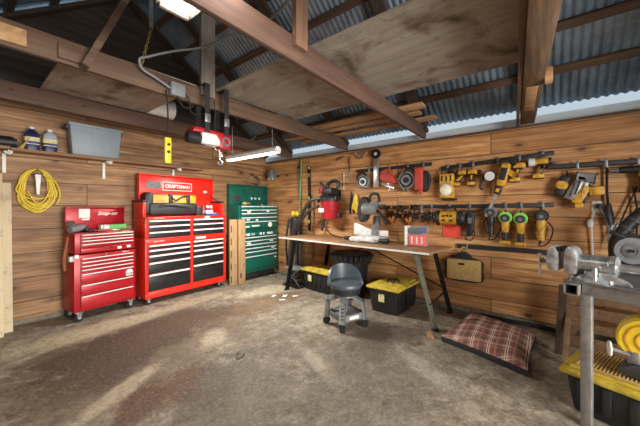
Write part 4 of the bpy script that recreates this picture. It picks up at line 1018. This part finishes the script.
MB().box((.02, .0, .09), (.25, .09, .15), .01).build('red_case', 'coral', t)
MB().box((-.02, .0, .22), (.18, .08, .09), .02).build('dark_tool', 'char', t); MB().box((.09, .0, .235), (.09, .08, .08), .015).build('blue_tool', 'blue', t)
MB().box((-.135, -.0, .15), (.03, .135, .28), .003).build('white_spine', 'paper', t)
for x in (-.05, .02, .09): MB().box((x, -.0465, .09), (.02, .004, .1), .002).build('pale_slot', 'paper', t)
t = right('plug_cord', 'black cord with a plug lying on the table beside the mitre saw', 'cord', -2.58, TOP, None, -.42)
MB().box((0, 0, .035), (.12, .07, .06), .02).build('plug', 'black', t)
MB().tube([(-.05, 0, .04), (-.2, .05, .03), (-.45, .16, .05), (-.7, .30, .14), (-.78, .36, .28)], .009, 6).build('cord', 'rubber', t)
MB().tube([(.05, 0, .04), (.12, .02, .07), (.16, -.02, .03)], .012, 6).build('prongs', 'char', t)

# ------------------------------------------------------------------ totes, tub and folded stand under the table
def tote(label, loc, rz, L=.76, W=.50, H=.36, sticker=True):
    t = thing('storage_tote', label, 'storage tote', loc, rz, 'black totes with yellow lids')
    b = MB(); b.box((0, 0, H / 2), (L - .06, W - .06, H), .025, taper=.88)
    for i in range(5):
        x = -L / 2 + .12 + i * (L - .24) / 4
        for s in (-1, 1): b.box((x, s * (W / 2 - .035), H * .55), (.05, .014, H * .62), .006)
    b.build('body', 'black', t)
    l = MB().box((0, 0, H + .0), (L, W, .04), .014).box((0, 0, H + .03), (L - .10, W - .10, .022), .008)
    l = l.build('lid', 'lid', t)
    for s in (-1, 1): MB().box((s * (L / 2 - .01), 0, H - .035), (.05, .18, .05), .01).build('handle', 'black', t)
    if sticker: MB().box(*(((-L * .18, -(W / 2 - .027), H * .62), (.09, .006, .11)) if rz < -50 else ((-(L / 2 - .032), .02, H * .62), (.006, .09, .11))), .002).build('sticker', 'cream', t)
    return t
tote('black tote with a yellow lid under the table, behind the stool', (-.44, -2.06, 0), -96, .70, .48)
tote('black tote with a yellow lid and a black tool on it, under the table', (-.53, -3.47, 0), -2, .76, .50)
# its label faces the room
for o in list(bpy.data.objects):
    pass
t = thing('black_gadget', 'small black spidery tool lying on the yellow tote lid', 'tool', (-.62, -3.50, .402), 10)
MB().ball((0, 0, .03), (.05, .035, .025)).build('body', 'black', t)
for i in range(6):
    a = i * PI / 3 + .3; MB().tube([(0, 0, .035), (.07 * math.cos(a), .06 * math.sin(a), .05), (.13 * math.cos(a), .10 * math.sin(a), .008)], .009, 6).build('arm', 'black', t)
t = thing('black_tub', 'black plastic tub with a fluted rim standing behind the stool', 'tub', (-.42, -2.66, 0))
prof = [(0, 0), (.20, 0), (.22, .02), (.29, .60), (.30, .62)]
MB().lathe(prof + [(.28, .61), (.2, .03), (0, .03)], (0, 0, 0), n=36).build('body', 'black', t)
b = MB()
for i in range(24):
    a = 2 * PI * i / 24; b.cyl((.29 * math.cos(a), .29 * math.sin(a), .60), (.345 * math.cos(a), .345 * math.sin(a), .72), .036, .04, 8, .006)
b.build('fluted_rim', 'black', t)
MB().lathe([(0, 0), (.27, 0), (.30, .05), (.27, .07), (0, .07)], (0, 0, .64), n=36).build('inner_tray', 'char', t)
t = thing('scissor_stand', 'grey folded metal scissor stand beside the table leg', 'stand', (-.55, -1.49, 0), -92)
for y in (-.12, .12):
    MB().bar((-.20, y, .02), (.16, y, .33), .03, .014, .003).build('strut', 'dsteel', t); MB().bar((.20, y * .8, .02), (-.16, y * .8, .33), .03, .014, .003).build('strut', 'dsteel', t)
MB().box((0, 0, .34), (.40, .30, .035), .006).build('top_plate', 'grey', t); MB().box((0, 0, .015), (.44, .30, .03), .005).build('foot_frame', 'black_sat', t)
MB().cyl((0, -.14, .17), (0, .14, .17), .012, n=10).build('pivot', 'steel', t)

# rolling stool
t = thing('rolling_stool', 'grey rolling mechanic stool with curved black backrest', 'stool', (-1.50, -3.25, 0), -25)
for i in range(4):
    a = R(45 + 90 * i + 5); ca, sa = math.cos(a), math.sin(a)
    pol = lambda r, z: (r * ca, r * sa, z)
    l = MB(); l.bar(pol(.06, .39), pol(.232, .30), .075, .035, .008); l.bar(pol(.222, .325), pol(.245, .10), .034, .075, .008, up=(-sa, ca, 0))
    g = l.build('leg', 'grey', t)
    cs = MB(); cs.cyl(pol(.24, .09), pol(.24, .115), .012, n=10); cs.build('caster_stem', 'steel', g)
    for s in (-1, 1):
        c = Vector(pol(.245, .045)); d = Vector((-sa, ca, 0)) * .022 * s
        MB().cyl(c + d * .4, c + d * 1.4, .045, n=20, bev=.008).build('wheel', 'rubber', g)
    b_ = R(45 + 90 * (i + 1) + 5)
    MB().bar((.24 * ca, .24 * sa, .15), (.24 * math.cos(b_), .24 * math.sin(b_), .15), .014, .07, .003).build('cross_bar', 'grey', t)
b = MB().cyl((0, 0, .15), (0, 0, .385), .025, n=16); b.cyl((0, 0, .38), (0, 0, .40), .14, n=24, bev=.004); b.build('centre_column', 'dsteel', t)
MB().box((0, 0, .17), (.28, .28, .012), .004).build('tray', 'grey', t)
MB().lathe([(0, .40), (.155, .40), (.185, .42), (.195, .49), (0, .49)], (0, 0, 0), n=32).build('seat_skirt', 'black', t)
MB().lathe([(0, .485), (.195, .485), (.21, .51), (.205, .54), (.15, .555), (0, .55)], (0, 0, 0), n=36).build('seat', 'seat', t)
b = MB(); rows = []
for k in range(25):
    a = R(45 + 25) + R(-92 + 184 * k / 24); e = abs(k - 12) / 12
    top = .735 - .19 * e ** 2.6; r0 = .235; r1 = .205
    rows.append([b.bm.verts.new((r * math.cos(a), r * math.sin(a), z)) for r, z in ((r0 - .02, .50), (r0, (top + .5) / 2), (r0 - .01, top), (r1 - .01, top + .012), (r1 - .025, (top + .5) / 2), (r1 - .02, .50))])
for p, q_ in zip(rows, rows[1:]):
    for i in range(6): b.bm.faces.new((p[i], p[(i + 1) % 6], q_[(i + 1) % 6], q_[i]))
b.bm.faces.new(rows[0]); b.bm.faces.new(rows[-1][::-1])
b.build('backrest', 'seat', t)
n_ = Vector((math.cos(R(275)), math.sin(R(275)), 0)); tn = Vector((-n_.y, n_.x, 0)); c_ = n_ * .1795 + Vector((0, 0, .15))
MB().bar(c_ - tn * .07, c_ + tn * .07, .006, .035, .001, up=(0, 0, 1)).build('logo_plate', 'paper', t)
for k in range(4):
    z = .16 + .04 * k; r_ = .245 + .018 - (z - .10) * .102
    MB().box((r_ * math.cos(R(230)), r_ * math.sin(R(230)), z), (.006, .03, .014), .002, (0, 0, R(230))).build('adjust_slot', 'char', t)

# plaid cushion: four corners as it lies, charcoal underneath
t = thing('floor_cushion', 'brown plaid cushion with charcoal underside lying on the floor', 'cushion', (-.88, -4.77, 0))
CQ = [Vector(p) - Vector((-.88, -4.77, 0)) for p in ((-1.23, -4.34, 0), (-1.47, -5.14, 0), (-.56, -5.17, 0), (-.23, -4.44, 0))]
def cushion(sgn, zmid, amp):
    b = MB(); n = 26; g = []
    for i in range(n + 1):
        u = -1 + 2 * i / n; r_ = []
        for j in range(n + 1):
            v = -1 + 2 * j / n
            puff = max(0, (1 - abs(u) ** 3.5)) ** .55 * max(0, (1 - abs(v) ** 3.5)) ** .55
            uu = (u * (1 - .05 * (1 - v * v)) + 1) / 2; vv = (v * (1 - .05 * (1 - u * u)) + 1) / 2
            p = (CQ[0] * (1 - uu) + CQ[3] * uu) * (1 - vv) + (CQ[1] * (1 - uu) + CQ[2] * uu) * vv
            wr = .014 * math.sin(5 * u + 3 * v) * math.sin(4 * v - 2 * u) * puff
            r_.append(b.bm.verts.new((p.x, p.y, max(.004, zmid + sgn * amp * puff + wr * (sgn > 0)))))
        g.append(r_)
    for i in range(n):
        for j in range(n): b.bm.faces.new((g[i][j], g[i + 1][j], g[i + 1][j + 1], g[i][j + 1]))
    return b
cushion(1, .066, .085).build('cover', 'plaid', t, 180)
b = MB(); per = []
for a_, c_ in ((0, 1), (1, 2), (2, 3), (3, 0)):
    for k in range(12):
        f = k / 12; p = CQ[a_].lerp(CQ[c_], f); p = p * (1 - .045 * (1 - (2 * f - 1) ** 2)); per.append(p)
lo = [b.bm.verts.new((p.x * .97, p.y * .97, .002)) for p in per]; mi = [b.bm.verts.new((p.x * 1.0, p.y * 1.0, .03)) for p in per]; hi = [b.bm.verts.new((p.x * .99, p.y * .99, .065)) for p in per]
for A, B_ in ((lo, mi), (mi, hi)):
    for k in range(48): b.bm.faces.new((A[k], A[(k + 1) % 48], B_[(k + 1) % 48], B_[k]))
b.bm.faces.new(lo[::-1]); b.bm.faces.new(hi); b.build('underside', 'backing', t, 60)

# ------------------------------------------------------------------ steel bench with vice at the near right
BR = -107
t = thing('steel_bench', 'welded steel tube work bench at the near end of the tool wall', 'work bench', (-1.925, -5.455, 0), BR)
def tubeframe(name, a, b_, w=.085): return MB().bar(a, b_, w, w, .006).build(name, 'bench', t)
tubeframe('leg', (.024, .03, 0), (.024, .03, .90), .058); tubeframe('leg', (1.35, .03, 0), (1.35, .03, .90), .058); tubeframe('leg', (.85, .70, 0), (.85, .70, .90), .058); tubeframe('leg', (1.35, .70, 0), (1.35, .70, .90), .058)
tubeframe('frame_rail', (.0, .06, .932), (1.42, .06, .932), .08)
b = MB()
for c, d in (((-.045, .36, .967), (.08, .80, .008)), ((-.045, .36, .897), (.08, .80, .008)), ((-.081, .36, .932), (.008, .80, .078)), ((-.009, .36, .932), (.008, .80, .078))): b.box(c, d, .001)
b.build('open_cross_tube', 'bench', t)
MB().box((.68, .42, .978), (1.50, .82, .012), .002).build('top_plate', 'dsteel', t)
bench_m = t.matrix_basis.copy()
BP = lambda u, v, z: tuple(bench_m @ Vector((u, v, z)))

t = thing('bench_vice', 'large worn grey bench vice bolted to the corner of the steel bench', 'vice', BP(.015, .13, .985), BR)
MB().lathe([(0, 0), (.115, 0), (.12, .015), (.09, .03), (.06, .05), (.055, .07), (0, .07)], (.02, 0, 0), n=28).build('base', 'viseg', t)
for x, y in ((-.08, -.06), (.12, -.06), (.12, .06), (-.08, .06)): MB().cyl((x, y, .0), (x, y, .025), .014, n=6).build('bolt', 'steel', t)
MB().lathe([(0, -.09), (.058, -.09), (.062, -.08), (.062, .10), (.07, .11), (.07, .14), (.05, .15), (0, .15)], (.0, 0, .115), (1, 0, 0), 24).build('barrel', 'viseg', t)
MB().lathe([(0, 0), (.028, 0), (.028, .52), (0, .52)], (.12, 0, .11), (1, 0, -.02), 16).build('pipe_handle', 'steel', t)
for x, nm in ((-.09, 'fixed_jaw'), (-.19, 'moving_jaw')):
    s = 1 if nm == 'fixed_jaw' else -1
    MB().prism([(-.035, .03), (.035, .03), (.04, .10), (.04, .17), (.025, .22), (-.015, .235), (-.035, .2), (-.04, .12)] if s > 0 else [(-.035, .04), (.03, .04), (.035, .12), (.03, .2), (.01, .235), (-.02, .22), (-.04, .17), (-.045, .10)], -.075, .075, .016).build(nm, 'viseg', t).location = (x, 0, 0)
    MB().box((x - s * .038, -.0, .205), (.014, .15, .035), .003).build('jaw_plate', 'black_sat', t)
MB().cyl((-.26, 0, .115), (-.19, 0, .115), .032, n=20, bev=.006).build('screw_boss', 'viseg', t)
MB().tube([(-.285, -.03, .14), (-.285, -.03, -.02)], .008, 8).build('handle_bar', 'steel', t); MB().cyl((-.285, -.03, .13), (-.285, -.03, .155), .014, n=10, bev=.003).build('handle_knob', 'steel', t)
MB().cyl((-.27, -.03, .10), (-.25, .0, .11), .018, n=10).build('screw_head', 'dsteel', t)
MB().tube([(.05, -.08, .06), (.05, -.10, .10), (.05, -.095, .02)], .010, 8).build('swivel_lever', 'steel', t)
MB().prism([(.02, .0), (.22, .0), (.20, .03), (.10, .07), (.02, .08)], -.06, -.02, .008).build('rib', 'viseg', t)

t = thing('bench_grinder', 'black bench grinder with grey wheels at the back of the steel bench', 'grinder', (-1.05, -5.83, .985), -8)
MB().box((0, 0, .03), (.20, .16, .06), .012).build('foot', 'black', t)
MB().lathe([(0, -.10), (.06, -.10), (.07, -.08), (.07, .08), (.06, .10), (0, .10)], (0, 0, .16), (1, 0, 0), 24).build('motor', 'black', t)
for s in (-1, 1):
    g = MB().lathe([(0, -.02), (.115, -.02), (.12, 0), (.115, .02), (0, .02)], (s * .17, 0, .165), (1, 0, 0), 32).build('wheel_guard', 'black', t)
    MB().lathe([(.0, -.006), (.105, -.006), (.105, .006), (.0, .006)], (s * .19, 0, .165), (1, 0, 0), 32).build('wheel', 'grey', g)
    MB().ring((s * .198, 0, .165), (1, 0, 0), .03, .06, .006, 28).build('flange', 'dsteel', g); MB().cyl((s * .19, 0, .165), (s * .215, 0, .165), .016, n=6).build('nut', 'black', g)
    MB().box((s * .18, -.0, .05), (.05, .16, .02), .004).build('tool_rest', 'black', t)
MB().box((-.16, .07, .28), (.06, .14, .03), .008, (.5, 0, 0)).build('spark_shield', 'black', t)
t = thing('flexible_hose', 'thick black ribbed hose end rising behind the bench grinder', 'hose', (-.5, -5.84, 1.24))
MB().tube([(0, .0, .0), (0, -.06, .10), (0, -.14, .20), (0, -.26, .30)], .055, 14).build('hose', 'black', t)
for k in range(3): MB().lathe([(.05, -.012), (.064, -.012), (.064, .012), (.05, .012)], (0, -.035 - .055 * k, .055 + .075 * k), (0, -.6, .8), 18).build('band', 'char', t)
MB().tube([(0, .0, .0), (.1, .03, -.1), (.2, .02, -.25)], .05, 14).build('lower_hose', 'black', t)

tote('black tote with a yellow lid under the steel bench', BP(.235, .36, 0), BR, .78, .51, .29, False)
t = thing('rubber_grate', 'brown ribbed rubber mat lying on the tote lid under the bench', 'mat', BP(.23, .37, .332), BR)
b = MB(); b.box((0, 0, .008), (.62, .38, .016), .003)
for i in range(31): b.box((-.29 + i * .0193, 0, .018), (.007, .36, .008), .001)
b.build('mat', 'tan', t)
t = thing('disc_cutter', 'yellow guarded disc cutter with blue-grey base resting on the ribbed mat', 'saw', BP(.27, .32, .359), BR)
MB().prism([(-.10, 0), (.30, 0), (.32, .05), (.2, .10), (-.06, .09), (-.13, .04)], -.12, .12, .02).build('base', 'char', t)
MB().lathe([(0, -.05), (.155, -.05), (.17, -.03), (.17, .03), (.155, .05), (0, .05)], (.02, -.02, .25), (-.1, 1, .1), 36).build('blade_guard', 'byellow', t)
for r_ in (.07, .12): MB().ring((.025, -.073, .245), (-.1, 1, .1), r_ - .005, r_ + .005, .006, 32).build('guard_rib', 'yellow', t)
MB().cyl((-.17, -.10, .155), (-.02, -.05, .13), .012, n=10).build('spindle', 'steel', t)
MB().lathe([(0, -.008), (.045, -.008), (.052, 0), (.045, .008), (0, .008)], (-.17, -.10, .155), (1, .35, 0), 24).build('white_knob', 'white', t)
MB().box((-.06, -.05, .12), (.06, .06, .09), .01).build('bracket', 'dsteel', t)

# timber stored behind the steel bench
t = thing('wooden_pallet', 'old wooden pallet standing on edge behind the steel bench', 'pallet', (-.42, -5.98, 0), -94)
for x in (-.50, .05, .60): MB().box((x, .03, .36), (.07, .09, .72), .004).build('stringer', 'pallet', t)
for i, z in enumerate((.06, .22, .38, .52, .66)): MB().box((.05, -.03, z), (1.25, .022, .09 if i % 2 else .11), .003).build('slat', 'pallet', t)
tag(MB().bar((-.74, -5.36, .0), (-.60, -5.40, .68), .055, .075, .004).build('timber_post', 'dark_timber'), 'dark upright timber offcut standing at the pallet end', 'post')
tag(MB().bar((-1.02, -5.40, .02), (-.66, -5.44, .40), .045, .05, .004).build('timber_stick', 'pallet'), 'short wooden stick leaning against the dark timber offcut', 'stick')
tag(MB().tube([(-.13, -4.55, .03), (-.15, -4.9, .03), (-.13, -5.2, .03), (-.2, -5.5, .03)], .024, 8).build('floor_hose', 'rubber'), 'black hose lying along the foot of the tool wall behind the cushion', 'hose')
tag(MB().box((-1.17, -4.20, .012), (.16, .07, .022), .003, (0, 0, .5)).build('wood_scrap', 'plank_y'), 'small wood scrap on the floor beside the table leg', 'scrap')

# litter on the floor
q = random.Random(11)
for i, (x, y, lab) in enumerate(((-1.17, -1.82, 'crumpled white paper scrap on the floor, biggest of those by the scissor stand'), (-1.27, -1.66, 'thin white paper scrap on the floor nearest the upright boards'), (-1.05, -1.95, 'white paper scrap on the floor nearest the rolling stool'), (-1.32, -1.92, 'small white paper scrap on the floor nearest the oil stains'))):
    b = MB(); L = .07 if i == 0 else .05
    n = 5; g = [[b.bm.verts.new((L * (-1 + 2 * a / n) + q.uniform(-.008, .008), L * .5 * (-1 + 2 * c / n), .006 + q.uniform(0, .022 if i == 0 else .008))) for c in range(n + 1)] for a in range(n + 1)]
    for a in range(n):
        for c in range(n): b.bm.faces.new((g[a][c], g[a + 1][c], g[a + 1][c + 1], g[a][c + 1]))
    o = b.build('paper_scrap', 'paper'); o.location = (x, y, 0); o.rotation_euler = (0, 0, q.uniform(0, 3)); tag(o, lab, 'paper', 'paper scraps on the floor')
    sd = o.modifiers.new('thickness', 'SOLIDIFY'); sd.thickness = .003
tag(MB().ball((-2.79, -2.84, .022), (.045, .03, .022), 8).ball((-2.83, -2.87, .016), (.04, .02, .016), 8).build('rag_lump', 'olive'), 'small grey crumpled rag on the bare floor', 'rag')

# ------------------------------------------------------------------ light, camera
def area(name, loc, rot, sx, sy, p, c):
    l = bpy.data.lights.new(name, 'AREA'); l.shape = 'RECTANGLE'; l.size = sx; l.size_y = sy; l.energy = p; l.color = c
    o = bpy.data.objects.new(name, l); COL.objects.link(o); o.location = loc; o.rotation_euler = rot
    return o
area('added_doorway_daylight', (-3.9, -9.6, 1.7), (R(90), 0, R(-4)), 4.6, 3.0, 1050, (1, .96, .90))  # area light added to brighten the room, standing in for daylight from behind
area('corner_tube_light', (-1.79, -1.72, 2.24), (0, 0, 0), .10, 1.1, 95, (1, .97, .90))
area('high_tube_light', (-3.61, -3.78, 2.88), (0, 0, 0), .22, 1.1, 12, (1, .97, .90))
w = bpy.data.worlds.new('sky'); SC.world = w; w.use_nodes = True
w.node_tree.nodes['Background'].inputs[0].default_value = (.60, .72, .82, 1)
w.node_tree.nodes['Background'].inputs[1].default_value = .85

cam = bpy.data.cameras.new('camera'); co = bpy.data.objects.new('camera', cam); COL.objects.link(co)
co.location = (-4.584, -5.289, 1.5); co.rotation_euler = (R(90), 0, R(38.5 - 90))
cam.sensor_width = 36; cam.lens = 289 / 640 * 36; cam.shift_y = -6 / 640; cam.clip_start = .05
SC.camera = co
SC.view_settings.view_transform = 'Standard'; SC.view_settings.look = 'None'
SC.view_settings.gamma = 1; SC.view_settings.exposure = 0
SC.view_settings.use_curve_mapping = False
